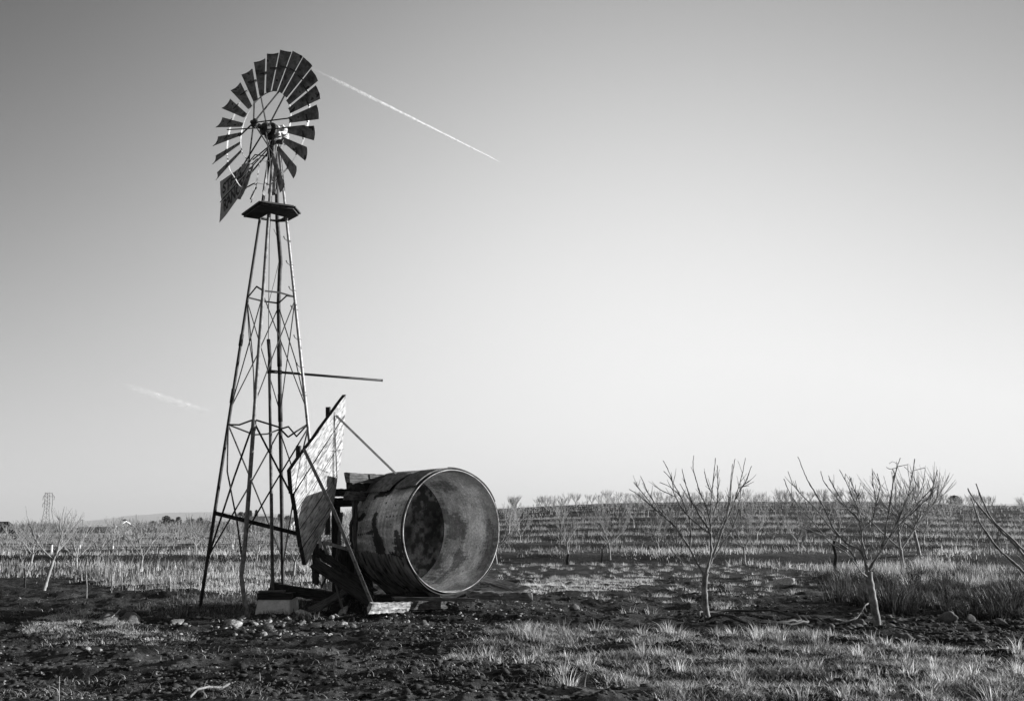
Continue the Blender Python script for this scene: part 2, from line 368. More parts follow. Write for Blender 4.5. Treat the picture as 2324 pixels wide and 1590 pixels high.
LO = 1.0
brace('F', Z1 - .05, 'L', LO, [(.4, -.02, 0)], .014); brace('L', Z1, 'F', .9, [(.35, -.12, 0), (.7, -.03, 0)], .011)
brace('L', Z1, 'B', LO, [(.5, 0, .02)], .0115); brace('B', Z1, 'L', LO + .05, [(.5, .02, 0)], .0115)
brace('F', Z1 - .05, 'R', LO, [(.5, .03, 0)], .014); brace('R', Z1 - .08, 'F', 1.55, [(.55, -.02, -.02)], .011)
brace('R', Z1 - .08, 'B', LO - .2, [(.3, -.05, 0)], .011); brace('B', Z1 - .1, 'R', LO, [(.5, .02, 0)], .010)
for a, b, bn in (('L', 'F', [(.5, .02, 0)]), ('F', 'L', []), ('L', 'B', []), ('B', 'L', [(.5, .03, 0)]), ('F', 'R', []), ('R', 'F', [(.5, 0, .03)]), ('R', 'B', []), ('B', 'R', [(.55, .05, 0)])):
    brace(a, Z2 - .08, b, Z1 + .35, bn, .0085)
brace('L', Z2 - .1, 'F', Z1 - .0, [(.35, .0, 0), (.6, .05, 0)], .007)
# angle board low across the tower
pb, qb = atY(486, 1163, 17.55), atY(690, 1214, 17.5)
MB().box(0, float(np.linalg.norm(qb - pb)), -.02, .02, -.04, .04).build('cross_board', M_WOODD, wm, frame(pb, qb))
# climbing pegs on the right leg
for z in (7.75, 7.2, 6.62, 6.2, 5.55, 4.95, 4.35):
    p = leg('R', z); mb = MB()
    for s_ in (-1, 1): mb.tube([p + np.array([-.045, 0, 0]), p + np.array([.045, -.03 * s_, 0])], .006, 5)
    mb.tube([p + np.array([-.03, -.04, 0]), p + np.array([-.075, -.05, .03]), p + np.array([-.10, -.055, .09])], [.006, .008, .014], 6)
    mb.build('climbing_peg', M_RUST, wm)
# platform: four boards round the tower with the middle left open
pl = [atZ(x, y, ZP) for x, y in ((593, 463), (665, 474), (677.5, 489), (653, 502), (627, 501), (581.5, 496), (552.5, 492))]
cpl = leg('L', ZP) * .5 + leg('R', ZP) * .5
inn = [np.array([cpl[0], cpl[1], ZP]) + .95 * (np.array([leg(k, ZP)[0], leg(k, ZP)[1], ZP]) - np.array([cpl[0], cpl[1], ZP])) for k in 'LFRB']
def slab(poly, z0, z1):
    n = len(poly); V = [(p[0], p[1], z0) for p in poly] + [(p[0], p[1], z1) for p in poly]
    return V, [tuple(range(n))[::-1], tuple(range(n, 2 * n))] + [(i, (i + 1) % n, (i + 1) % n + n, i + n) for i in range(n)]
cx, cy = cpl[0], cpl[1]
outer = pl
# outline split to the four sides: left, front, right, rear
L_, F_, R_, B_ = inn
for poly, lb in (([outer[0], outer[6], L_, F_], 0), ([outer[1], outer[0], F_, R_], 1), ([outer[2], outer[1], R_, (R_ + B_) / 2, outer[3]], 2), ([outer[3], (R_ + B_) / 2, B_, outer[4]], 3), ([outer[4], B_, L_, outer[6], outer[5]], 4)):
    dz = .004 * (lb % 3)
    V, F = slab(poly, ZP - .012 + dz, ZP + .022 + dz * .5); MB().add(V, F).build('platform_board', M_WOODM, wm)
for a, b in ((outer[6], outer[0]), (outer[0], outer[1]), (outer[1], outer[2])):
    a = np.array(a) + [0, 0, .042]; b = np.array(b) + [0, 0, .042]
    MB().box(0, float(np.linalg.norm(b - a)), -.05, .035, -.015, .02).build('platform_edge', M_WOODM, wm, frame(a, b))
# mast pipe, stub tower and saddle
top = np.array([TC[0] + TLX * 10, TC[1], 10.0])
MB().tube([top + [0, 0, -1.1], top + [0, 0, .12]], .07, 12).tube([top + [0, 0, -.05], top + [0, 0, .0]], .085, 12).tube([top + [0, 0, -1.15], top + [0, 0, -1.05]], .09, 12).build('mast', M_GALVD, wm, smooth=False)
for k in 'LFRB': MB().bar(leg(k, 10.1), leg(k, 8.9) , .07, .02, top - leg(k, 9.5)).build('head_angle', M_RUST, wm)
# pump rod inside the tower
MB().tube([top + [0, 0, -.1], atY(611, 540, 17.7), atY(608.8, 770, 17.6)], .008, 6).build('pump_rod', M_BRACE, wm)
MB().tube([atY(621, 520, 17.75), atY(635, 552, 17.7), atY(633.5, 590, 17.7), atY(622, 640, 17.6), atY(606, 700, 17.5)], .006, 6).build('pull_wire', M_BRACE, wm)
MB().tube([atY(637, 820, 18.0), atY(632, 800, 17.9)] + [atY(632 + 3 * sin(i), 800 - i * 4, 17.9) for i in range(6)], .004, 5).build('loose_wire', M_BRACE, wm)
# ---- gear head
WN = np.array([sin(radians(-35.5)), -cos(radians(-35.5)), 0.]); WC = np.array([-5.455, 17.40, 10.25])
WR, WRI, WRM = 1.75, .848, 1.391
WA = np.array([-WN[1], WN[0], 0.]) * 1.0      # in the wheel plane, to the viewer's right is +
if WA[0] < 0: WA = -WA
WU = np.array([0, 0, 1.])
gear = MB()
gc = top + np.array([0, 0, .28]); ax = Vector(WN)
gear.lathe([(.0, -.30), (.1, -.30), (.16, -.24), (.19, -.1), (.19, .06), (.15, .1), (.09, .14), (.09, .3), (0, .3)], gc, ax, 24)
gear.build('gear_case', M_CASE, wm, smooth=False)
MB().lathe([(.0, .10), (.17, .10), (.2, .12), (.2, .16), (.15, .19), (.1, .2), (.085, .26), (.0, .26)], gc, ax, 24).build('gear_cover', M_RUST, wm)
hp = MB()                                    # little roof and bracket on the gear case
side = Vector(WA)
hp.bar(gc - ax * .32 + Vector((0, 0, .12)), gc - ax * .1 + Vector((0, 0, .22)), .22, .02, side)
hp.bar(gc - ax * .05 + side * .1 + Vector((0, 0, .1)), gc - ax * .05 + side * .3 + Vector((0, 0, .03)), .10, .03, ax)
hp.tube([gc + side * .22 + Vector((0, 0, -.05)), gc + side * .3 + Vector((0, 0, -.18)), gc + side * .2 + Vector((0, 0, -.28))], [.03, .045, .04], 8)
hp.build('gear_hood', M_CASE, wm)
bk = MB(); bk.tube([gc + side * .1 + Vector((0, 0, -.22)), gc + side * .33 + Vector((0, 0, -.3))], [.05, .07], 10).bar(gc + side * .12 + Vector((0, 0, -.12)), gc + side * .4 + Vector((0, 0, -.12)), .05, .02).bar(gc + side * .3 + Vector((0, 0, -.12)), gc + side * .32 + Vector((0, 0, -.32)), .05, .05)
bk.build('furl_bracket', M_RUST, wm)
MB().lathe([(0, -.1), (.055, -.1), (.055, .28), (0, .28)], gc + np.array(WN) * .2, ax, 12).lathe([(0, .2), (.13, .2), (.15, .26), (.13, .32), (0, .32)], gc + np.array(WN) * .02, ax, 16).build('wheel_shaft', M_RUST, wm)
# ---- wheel: rim rings, arms and blades hang under one part
def wpt(r, t, d=0.): return WC + r * (cos(t) * WU + sin(t) * WA) + d * WN     # t clockwise from the top as seen
hubF, hubR = WC + WN * .26, WC + WN * -.06
def ring_pts(R, d, bent):
    pts = []
    for i in range(145):
        t = 2 * pi * i / 144; r = R; dd = d
        if bent: q = math.exp(-((t - radians(188)) / .3) ** 2); r = R - .10 * q + .03 * sin(t * 9) * (2.4 < t < 4.2); dd += .05 * q
        pts.append(wpt(r, t, dd))
    return pts
def flat_ring(R, d, w, bent=True):
    P = ring_pts(R, d, bent); mb = MB(); V = []; F = []
    for p in P:
        o = (p - WC); o = o - WN * np.dot(o, WN); o = o / np.linalg.norm(o)
        for a, b in ((-.5, -.5), (.5, -.5), (.5, .5), (-.5, .5)): V.append(p + WN * (a * w) + o * (b * .006))
    n = len(P)
    for i in range(n - 1):
        for k in range(4): F.append((i * 4 + k, i * 4 + (k + 1) % 4, (i + 1) * 4 + (k + 1) % 4, (i + 1) * 4 + k))
    return mb.add(V, F)
wheel = flat_ring(WRI, -.03, .028).build('wheel', M_RIM, wm)
flat_ring(WRM, -.07, .04).build('wheel_rim', M_RIM, wheel)
hb = MB(); hb.lathe([(0, -.05), (.07, -.05), (.075, .04), (.05, .05), (.035, .09), (0, .09)], hubF, ax, 12)
for i in range(6):
    t = radians(-14 + 60 * i)
    for dt in (-.35, .35): hb.bar(hubF, hubF + .10 * (cos(t + dt) * WU + sin(t + dt) * WA), .035, .05, WN)
hb.build('wheel_hub', M_RUST, wheel)
MB().lathe([(0, -.04), (.09, -.04), (.09, .04), (0, .04)], hubR, ax, 12).build('wheel_hub', M_RUST, wheel)
for i in range(6):
    t = radians(-28 + 60 * i)
    te = t
    MB().bar(hubF + .07 * (cos(t) * WU + sin(t) * WA), wpt(WRI - .0, te, .01), .03, .015, WN).build('wheel_arm', M_BRACE, wheel)
    t2 = t + radians(0)
    MB().bar(hubR + .08 * (cos(t2 + .5) * WU + sin(t2 + .5) * WA), wpt(WRM, t2 + radians(12), -.01), .03, .015, WN).build('wheel_arm', M_BRACE, wheel)
# blades: curved sheets, pitched about the radius
nb = 24
for i in range(nb):
    deg = (i * 15 + 5) % 360
    if deg in (215, 230): continue
    t = radians(deg); mb = MB(); er = wpt(1, t) - WC; et = -sin(t) * WU + cos(t) * WA
    pitch = radians(20 + rnd.uniform(-2, 2)); V = []
    nu, nv = 7, 6; jr = rnd.uniform(-.01, .01); bend = 0
    if 160 < deg < 195: pitch += radians(22)
    if deg in (170, 185, 200, 230): bend = rnd.choice((.10, .16))
    for iu in range(nu):
        u = iu / (nu - 1); r = WRI - .01 + (WR - WRI + .01) * u + jr
        hw = (.059 + .089 * u)
        for iv in range(nv):
            v = iv / (nv - 1) * 2 - 1
            w = v * hw; cam_ = .032 * (1 - v * v) * (.5 + .5 * u)
            tx = w * cos(pitch) - cam_ * sin(pitch); dx = w * sin(pitch) + cam_ * cos(pitch)
            rr = r - (r - sqrt(max(r * r - tx * tx, 0))) * .35
            V.append(WC + er * (rr - bend * u * u * .6) + et * (tx + bend * u * u) + WN * (-dx + .01))
    F = [(a * nv + b, a * nv + b + 1, (a + 1) * nv + b + 1, (a + 1) * nv + b) for a in range(nu - 1) for b in range(nv - 1)]
    # give the sheet thickness
    nV = len(V); V2 = [p - WN * .004 for p in V]; F2 = [tuple(nV + q for q in f)[::-1] for f in F]
    mb.add(V + V2, F + F2)
    # turned tip edge
    tip = [V[(nu - 1) * nv + b] for b in range(nv)]
    mb.tube(tip, .009, 5)
    o = mb.build('blade', M_BLADE, wheel, smooth=True)
    # bracket under the blade at the middle ring
    p = wpt(WRM, t, .02); MB().bar(p - et * .02, p + et * cos(pitch) * .15 - WN * .07, .03, .01, er).build('blade_clip', M_RUST, wheel)
# ---- tail boom and vane with its lettering
bs = top + np.array([0, 0, .08]); be = atY(500, 459, 20.6)
bd = be - bs; bd /= np.linalg.norm(bd); vn = np.cross(bd, [0, 0, 1.]); vn /= np.linalg.norm(vn)
if vn[1] > 0: vn = -vn                                       # towards the viewer
tail = MB().bar(bs + [0, 0, .03], be, .03, .02).bar(bs + [0, 0, -.06], atP(560, 404, bs, vn), .03, .03).build('tail_boom', M_RUST, wm)
def vp(x, y): return atP(490.1 + .09517 * x, 357 + .09517 * y, bs, vn)
def sheet(pts, name):
    pts = [np.array(p) for p in pts]; n = len(pts)
    V = [p + vn * .0 for p in pts] + [p - vn * .005 for p in pts]
    return MB().add(V, [tuple(range(n)), tuple(range(n, 2 * n))[::-1]] + [(i, i + n, (i + 1) % n + n, (i + 1) % n) for i in range(n)]).build(name, M_VANE, tail)
M_VANE = mat('grey_vane_sheet', .2, .42, 3, rough=.6, bump=.2, bscale=30, spots=(7, .62, .02))
M_BATTEN = mat('white_batten', .75, .9, 5, bump=0)
M_INK = mat('black_lettering', .003, .006, 5, rough=.7, bump=0)
sheet([vp(*p) for p in ((95, 580), (460, 330), (660, 180), (795, 85), (815, 200), (815, 300), (440, 690), (180, 945), (130, 1020), (105, 900))], 'tail_vane')
sheet([vp(*p) for p in ((185, 985), (815, 335), (800, 480), (760, 640), (690, 770), (540, 950), (240, 1370), (80, 1555), (95, 1380), (110, 1100))], 'tail_vane')
for a, b, m in (((190, 945), (810, 310), M_BATTEN), ((185, 975), (815, 330), M_RUST)):
    MB().bar(vp(*a) + vn * .012, vp(*b) + vn * .012, .022, .012, vn).build('vane_batten', m, tail)
MB().bar(vp(560, 925) + vn * .02, vp(830, 200) + vn * .02, .02, .01, vn).build('vane_batten', M_BATTEN, tail)
MB().bar(vp(360, 745) + vn * .02, vp(760, 60) + vn * .02, .02, .01, vn).build('vane_batten', M_BATTEN, tail)
def lettering(txt, bl, br, tl, parent):
    cu = D.curves.new('t', 'FONT'); cu.body = txt; cu.size = 1; cu.offset = .03; cu.resolution_u = 3
    ob = D.objects.new('t', cu); COL.objects.link(ob); dg = bpy.context.evaluated_depsgraph_get(); me = D.meshes.new_from_object(ob.evaluated_get(dg)); D.objects.remove(ob)
    n = len(me.vertices); c = np.zeros(n * 3, np.float32); me.vertices.foreach_get('co', c); c = c.reshape(-1, 3)
    x0, x1, y1 = c[:, 0].min(), c[:, 0].max(), .72
    s = (c[:, 0] - x0) / (x1 - x0); t = c[:, 1] / y1
    ex = br - bl; ey = tl - bl
    P = bl[None] + s[:, None] * ex[None] + t[:, None] * ey[None] + vn[None] * .006
    P = P.astype(np.float32); me.vertices.foreach_set('co', P.ravel()); me.update(); me.name = 'lettering'
    me.materials.clear()
    link('lettering', me, M_INK, parent)
def lp(x, y): return vp(x, y)
lettering("STELS'", lp(160, 880), lp(640, 420), lp(165, 640), tail)
lettering("RANCH", lp(190, 1300), lp(690, 700), lp(180, 1030), tail)
MB().tube([vp(880, 60), top + [0, 0, .1]], .016, 6).build('furl_rod', M_BRACE, tail)
MB().tube([gc + [-.1, -.1, -.2], gc + [-.13, -.12, -.6], vp(930, -60), vp(830, 60), vp(590, 500)], .014, 6).build('furl_rod', M_BRACE, tail)
# ---- well: concrete block, planks on it, riser pipe and discharge pipe
gz = lambda x, y: float(H(x, y))
wb0 = atY(617, 1388, 16.9); wx, wy = wb0[0], 17.3
def frust(x, y, z0, z1, a0, b0, a1, b1):
    V = [(x + i * a0, y + j * b0, z0) for i, j in ((-1, -1), (1, -1), (1, 1), (-1, 1))] + [(x + i * a1, y + j * b1, z1) for i, j in ((-1, -1), (1, -1), (1, 1), (-1, 1))]
    return V, [(3, 2, 1, 0), (4, 5, 6, 7), (0, 1, 5, 4), (1, 2, 6, 5), (2, 3, 7, 6), (3, 0, 4, 7)]
zt = float(atY(617, 1360, 16.95)[2])
V, F = frust(wx, wy, -.1, zt, .35, .38, .305, .33); wbk = MB().add(V, F).build('well_block', M_CONC)
mo = wbk.modifiers.new('b', 'BEVEL'); mo.width = .02; mo.segments = 2
tag(wbk, 'pale tapered concrete well block under the pump pipe', 'concrete block')
wp = empty('well_timbers', (wx, wy, zt), 'dark sawn timbers lying on top of the concrete well block', 'timber')
MB().box(-.32, .33, -.1, .1, 0, .12).build('timber', M_WOODD, wp, Matrix.Translation((wx, wy - .24, zt)))
MB().box(-.27, .22, -.09, .09, .122, .16).build('timber', M_WOODM, wp, Matrix.Translation((wx - .05, wy - .2, zt)))
MB().box(-.33, .3, -.09, .09, .002, .11).build('timber', M_WOODD, wp, Matrix.Translation((wx, wy + .1, zt)))
pp = empty('pump_pipe', (wx, wy, zt), 'grey riser pipe standing on the well block inside the windmill tower, side pipe branching off', 'pipe')
pt = atY(608.8, 770, 17.6); pj = atY(611, 842, 17.58); pf = atY(618.5, 1345, 17.25)
MB().tube([pf, atY(613.5, 980, 17.5)], .034, 10).build('riser', M_GALVD, pp, smooth=True)
MB().tube([atY(613.5, 985, 17.5), pj], .03, 10).tube([pj + [0, 0, -.05], pj + [0, 0, .3]], .042, 10).tube([pj + [0, 0, .25], pt], .038, 10).build('riser_sleeve', M_RUST, pp, smooth=True)
q0, q1 = atY(613, 842.5, 17.58), atY(868, 863, 18.3)
MB().tube([q0, q1], .0275, 10).tube([q1 + (q0 - q1) * .004, q1], .031, 10).build('side_pipe', M_RUST, pp, smooth=True)
MB().tube([q0, q0 + (q1 - q0) * .06], .038, 10).tube([q0 + (q1 - q0) * .065, q0 + (q1 - q0) * .1], .042, 8).build('pipe_coupling', M_RUST, pp, smooth=True)
# ================================================================== WRECKED PLANK PLATFORM
PH = radians(15); hh = np.array([sin(PH), cos(PH), 0]); PN = np.array([hh[1], -hh[0], 0])   # PN: face normal, to the right and the viewer
PP0 = atY(661.5, 1066, 15.7)
c5 = lambda x, y: (629.2 + .3426 * x, 847 + .3426 * y)
def onp(x, y, d=0.): return atP(*c5(x, y), PP0 + PN * d, PN)
wall = empty('collapsed_platform', tuple(onp(190, 1265) * [1, 1, 0]), 'slab of bleached thick planks tipped on edge against the tower and braced with iron', 'plank platform')
def prism(front, back_off, name, mt, parent, Mf, label=None, mt2=None):
    n = len(front); Mi = Mf.inverted()
    P = [Mi @ Vector(p) for p in front] + [Mi @ Vector(np.array(p) + back_off) for p in front]
    o = MB().add(P, [tuple(range(n)), tuple(range(n, 2 * n))[::-1]] + [(i, i + n, (i + 1) % n + n, (i + 1) % n) for i in range(n)]).build(name, mt, parent, Mf)
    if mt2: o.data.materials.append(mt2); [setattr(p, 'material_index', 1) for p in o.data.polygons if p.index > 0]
    if label: o['label'] = label
    return o
def jag(a, b, n, amp, seed):
    r = random.Random(seed); a = np.array(a, float); b = np.array(b, float); d = (b - a) / np.linalg.norm(b - a); nn = np.array([-d[1], d[0]])
    return [tuple(a + (b - a) * (i / n) + nn * r.uniform(-amp, amp)) for i in range(1, n)]
for k, (lt, lb_, rb, rt) in enumerate((((90, 640), (102, 795), (452, 262), (455, 140)), ((112, 799), (130, 905), (437, 432), (447, 275)), ((132, 909), (146, 1030), (414, 640), (432, 445)), ((148, 1034), (166, 1150), (377, 848), (400, 668)), ((170, 1154), (192, 1268), (312, 1030), (374, 858)))):
    px_ = [lt, lb_] + jag(lb_, rb, 7, 1.5, k) + [rb] + jag(rb, rt, 4, 5, k + 9) + [rt] + jag(rt, lt, 9, 2.5 if k == 0 else 1.2, k + 20)
    fr = [onp(x, y) for x, y in px_][::-1]
    prism(fr, -PN * (.085 + .006 * (k % 2)), 'plank', M_WOODL, wall, frame(onp(*lt), onp(*rt), (0, 0, 1)), mt2=M_WOODD)  # edges and ends in dark timber: weathered, with their shade put into colour
def angle_iron(p, q, w, name, parent, mt=None, side=(1, 0, 0)):
    p = Vector(p); q = Vector(q); s_ = Vector(side); s_ = (s_ - (q - p).normalized() * s_.dot((q - p).normalized())).normalized(); t_ = (q - p).normalized().cross(s_)
    return MB().bar(p, q, w, .008, s_).bar(p + s_ * w / 2 + t_ * w / 2, q + s_ * w / 2 + t_ * w / 2, .008, w, s_).build(name, mt or M_RUST, parent)
bk_ = -PN * .14
angle_iron(onp(336, 222, -.14), onp(336, 1000, -.14) + [0, 0, -.2], .10, 'angle_iron', wall)
angle_iron(onp(140, 478, -.14), onp(140, 900, -.14), .10, 'angle_iron', wall)
MB().bar(onp(388, 278, .03), atY(900, 1076, 17.75), .05, .012).build('brace_strap', M_RUST, wall)
MB().bar(onp(175, 500, .03), atY(*c5(378, 920), 15.9), .06, .012, (1, 0, .4)).bar(atY(*c5(378, 920), 15.9), atY(843, 1368, 16.0), .06, .014, (1, 0, .4)).build('brace_strap', M_GALVD, wall)
MB().tube([onp(190, 545, .02), onp(192, 790, .02)], .006, 5).build('tie_rod', M_BRACE, wall)
MB().tube([onp(381, 255, .02), onp(378, 470, .02), onp(372, 560, .02), onp(375, 740, .02)], .009, 5).build('tie_rod', M_BRACE, wall)
MB().tube([onp(378, 420, .02), onp(330, 500, .03), onp(262, 600, .02)], .005, 5).tube([onp(265, 620, .02), onp(300, 640, .03), onp(345, 657, .02)], .004, 5).tube([onp(350, 510, .02), onp(395, 512, .05), onp(440, 500, .06)], .004, 5).build('loose_wire', M_BRACE, wall)
# ================================================================== TANK
TN = np.array([sin(.7176), -cos(.7176), 0.]); TCt = np.array([-1.155, 17.10, 1.586]); TRd = 1.17; TL = 1.886
TM = Matrix((Vector(np.cross([0, 0, 1.], TN)), Vector((0, 0, 1)), Vector(TN))).transposed().to_4x4()  # local x right, y up, z out of the mouth
TM.translation = Vector(TCt)
TMi = TM.inverted()
tank = empty('water_tank', (TCt[0] - .9 * TN[0], TCt[1] - .9 * TN[1], TCt[2] - TRd), 'big stained steel water tank lying on its side with bullet holes and open mouth', 'water tank')
def tank_uv(px, py, inner=False):
    o = TMi @ Vector(CO); d = (TMi.to_3x3() @ Vector(ray(px, py)))
    R = TRd; a = d.x ** 2 + d.y ** 2; b = 2 * (o.x * d.x + o.y * d.y); c = o.x ** 2 + o.y ** 2 - R * R; q = sqrt(max(b * b - 4 * a * c, 0))
    t = (-b + (q if inner else -q)) / (2 * a); p = o + d * t
    return atan2(-p.x, p.y), -p.z           # angle from the top towards the viewer's left, depth from the mouth
c6 = lambda x, y: (750.2 + .2435 * x, 1028.5 + .2435 * y)
nth, nl = 720, 150
def blob(TH, Lm, pts, inner, seed, rough=.35):
    """stain, or painted shadow, along a polyline of (x, y, radius in metres) given in crop pixels"""
    m = np.zeros_like(TH); wob = (fbm(TH * 4.5, Lm * 4.5, 0, 5, seed) - .5) + (.5 if inner else .5) * (fbm(TH * 38, Lm * 3.5, 2, 3, seed + 3) - .5)
    P = [(*tank_uv(*c6(x, y), inner), r) for x, y, r in pts]
    if len(P) == 1: P = P * 2
    for (t0, l0, r0), (t1, l1, r1) in zip(P[:-1], P[1:]):
        for k in np.linspace(0, 1, 6):
            t, l, r = t0 + (t1 - t0) * k, l0 + (l1 - l0) * k, r0 + (r1 - r0) * k
            dt = (TH - t + pi) % (2 * pi) - pi
            d = np.sqrt((dt * TRd) ** 2 + (Lm - l) ** 2) / (r * (1.5 if r > .03 else 1)) + wob * rough * 5
            m = np.maximum(m, 1 - sst(.35, 1.35, d))
    return m
th = np.linspace(-pi, pi, nth + 1)[:-1]; ll = np.linspace(0, TL, nl)
TH, LM = np.meshgrid(th, ll)
def shell(R, inner):
    dent = .012 * (fbm(np.cos(TH) * 2, np.sin(TH) * 2, LM * 1.5, 3, 41) - .5)
    corr = .005 * np.sin(LM * 2 * pi / .062) * (sst(-.2, .2, np.sin(TH * 2 + LM) + .3))
    r = R + dent + corr
    return np.stack([-r * np.sin(TH), r * np.cos(TH), -LM], -1).reshape(-1, 3)
tone_o = .10 + .42 * (fbm(TH * 1.7, LM * 2.1, 9, 4, 58) - .3).clip(0, 1) + .16 * fbm(TH * 9, LM * 1.3, 0, 4, 51) + .13 * (fbm(TH * 1.6, LM * 22, 3, 3, 53) - .5)
tone_o = tone_o * (.65 + .6 * sst(.35, .65, fbm(TH * 1.2, LM * 1.1, 5, 3, 55)))
st = np.zeros_like(TH)
for k, (pts, rr) in enumerate((([(420, 570, .05), (400, 680, .06), (440, 800, .09), (480, 950, .10), (490, 1060, .08)], .3), ([(610, 720, .05), (630, 860, .10), (650, 1000, .10)], .35), ([(560, 950, .05), (700, 1010, .07)], .4), ([(420, 400, .05), (560, 340, .06), (680, 240, .07)], .4), ([(240, 760, .025), (330, 745, .03), (420, 720, .04)], .3), ([(520, 590, .02), (680, 570, .025)], .3), ([(300, 1040, .04), (420, 1020, .03)], .5), ([(260, 1150, .05), (380, 1110, .04)], .5), ([(700, 1260, .03), (830, 1275, .06)], .5), ([(250, 620, .03), (330, 560, .04)], .5))):
    st = np.maximum(st, blob(TH, LM, pts, False, 60 + k, rr))
rs_ = random.Random(8)
for x, y in ((510, 455), (520, 460), (565, 425), (605, 480), (660, 475), (515, 520), (330, 505), (300, 545), (290, 590), (560, 660), (345, 665), (275, 690), (330, 790), (300, 540), (265, 605), (275, 830), (360, 840), (400, 815), (430, 910), (270, 935), (320, 995), (260, 970), (350, 930), (395, 1030), (470, 580), (580, 835), (620, 760), (560, 935), (590, 1000), (520, 1060)):
    st = np.maximum(st, blob(TH, LM, [(x, y, rs_.uniform(.014, .024))], False, 90, .1))
gr_o = fbm(TH * 14, LM * 26, 0, 3, 57); tone_o = tone_o * (1.25 - .25 * sst(0, 1, st)); gs_o = fbm(TH * 3, LM * 60, 0, 3, 59); tone_o = tone_o * (1 - .9 * sst(-.12, .3, st * .95 - .02 - .62 * gr_o - .5 * (gs_o - .5)))
rgs = np.zeros_like(TH)
for x, y in ((515, 970), (545, 945), (600, 1000), (500, 1055), (630, 930), (640, 1020)): rgs = np.maximum(rgs, blob(TH, LM, [(x, y, .035)], False, 95, .2) - blob(TH, LM, [(x, y, .018)], False, 95, .1))
tone_o = tone_o * (.5 + 1. * fbm(TH * 1.3, LM * 16, 4, 4, 62)) * (.6 + .8 * sst(.3, .7, fbm(TH * 6, LM * 1.2, 8, 4, 63)))
tone_o = tone_o * (1 + .7 * (fbm(TH * 45, LM * 45, 0, 2, 73) - .5)); tone_o = np.clip(tone_o * 2.0 + .2 * rgs, .006, .75)
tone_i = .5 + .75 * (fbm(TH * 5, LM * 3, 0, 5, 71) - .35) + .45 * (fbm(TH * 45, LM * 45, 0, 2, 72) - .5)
si = np.zeros_like(TH)
for k, (pts, rr, w) in enumerate((([(960, 470, .10), (1040, 460, .12)], .5, 1), ([(1100, 600, .13), (1180, 660, .16), (1230, 700, .12), (1130, 740, .12)], .6, 1), ([(900, 400, .14), (860, 330, .12), (980, 300, .15), (1150, 320, .10)], .6, .9), ([(1180, 960, .10), (1230, 1000, .10), (1140, 1060, .12)], .6, 1), ([(1000, 1100, .16), (930, 1000, .14), (1080, 1120, .12), (1020, 1180, .13)], .6, 1), ([(1470, 620, .06), (1480, 750, .12), (1470, 900, .14), (1440, 1040, .14)], .35, .9), ([(1400, 640, .03)], .3, 0.0))):  # tall right-hand mark is the wall's shadow by the mouth, painted in
    si = np.maximum(si, w * blob(TH, LM, pts, True, 100 + k, rr))
for x, y in ((1025, 315), (985, 295), (1195, 510), (1350, 690), (1530, 745), (1420, 925), (1235, 1095), (1135, 340), (895, 255)):
    si = np.maximum(si, blob(TH, LM, [(x, y, .02)], True, 97, .1))
grit = fbm(TH * 28, LM * 28, 0, 3, 75)
gs_i = fbm(TH * 1.5, LM * 30, 0, 3, 79); tone_i = np.clip(tone_i * (1 - .58 * sst(-.3, .45, si * .85 - .0 - .75 * grit - .6 * (gs_i - .5))) * (.72 + .5 * fbm(TH * 1.5, LM * 14, 7, 4, 78)) * (1 - .45 * sst(.5, .1, LM)) * (1 - .35 * sst(.9, .2, np.abs(TH))), .01, .85)  # inner wall toned darker at mouth and top: shading put into colour
def quads(nl, nth, flip):
    i = (np.arange(nl - 1)[:, None] * nth + np.arange(nth)[None]).ravel(); j = (np.arange(nl - 1)[:, None] * nth + (np.arange(nth)[None] + 1) % nth).ravel()
    F = np.stack([i, j, j + nth, i + nth], -1); return F[:, ::-1] if flip else F
M_TANK = mat('stained_shaded_steel', .75, 1.25, 22, rough=.6, bump=.2, bscale=60, attr='tone', spec=.3)
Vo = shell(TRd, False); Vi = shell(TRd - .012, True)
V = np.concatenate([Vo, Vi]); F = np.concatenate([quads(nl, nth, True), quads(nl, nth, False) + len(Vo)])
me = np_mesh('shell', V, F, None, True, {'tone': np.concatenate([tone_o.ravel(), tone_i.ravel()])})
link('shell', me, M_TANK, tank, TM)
# floor of the tank, a rusty disc deep inside
nr = 120; rr_ = np.linspace(0.0, TRd - .01, nr); RR, T2 = np.meshgrid(rr_, th, indexing='ij')
xx, yy = -RR * np.sin(T2), RR * np.cos(T2)
td = .035 + .14 * sst(.38, .62, fbm(xx * 9, yy * 9, 0, 5, 81)) * (.6 + .8 * fbm(xx * 30, yy * 30, 0, 2, 82)); td = td * (.25 + .9 * sst(.36, .64, fbm(xx * 2.2 + 3, yy * 1.6, 0, 5, 83)))
V = np.stack([xx, yy, np.full_like(xx, -TL + .03) + .02 * fbm(xx * 4, yy * 4, 0, 3, 85)], -1).reshape(-1, 3)
me = np_mesh('tank_floor', V, quads(nr, nth, True), None, True, {'tone': np.clip(td, .008, .4).ravel()})
link('tank_floor', me, M_TANK, tank, TM)
def ringmesh(R, z, r1, r2, n=180, a0=-pi, a1=pi, wob=0):
    mb = MB(); V = []; F = []
    for i in range(n + 1):
        t = a0 + (a1 - a0) * i / n; R_ = R + wob * sin(5 * t) 
        for a, b in ((0, -1), (1, -1), (1, 1), (0, 1)): V.append((-(R_ + a * r1) * sin(t), (R_ + a * r1) * cos(t), z + b * r2))
    for i in range(n):
        for k in range(4): F.append((i * 4 + k, i * 4 + (k + 1) % 4, (i + 1) * 4 + (k + 1) % 4, (i + 1) * 4 + k))
    return mb.add(V, F)
M_LIP = mat('sunlit_lip', .03, .75, 3.2, rough=.35, bump=0, spec=.5)  # sunlit rim edge put into a patchy bright colour
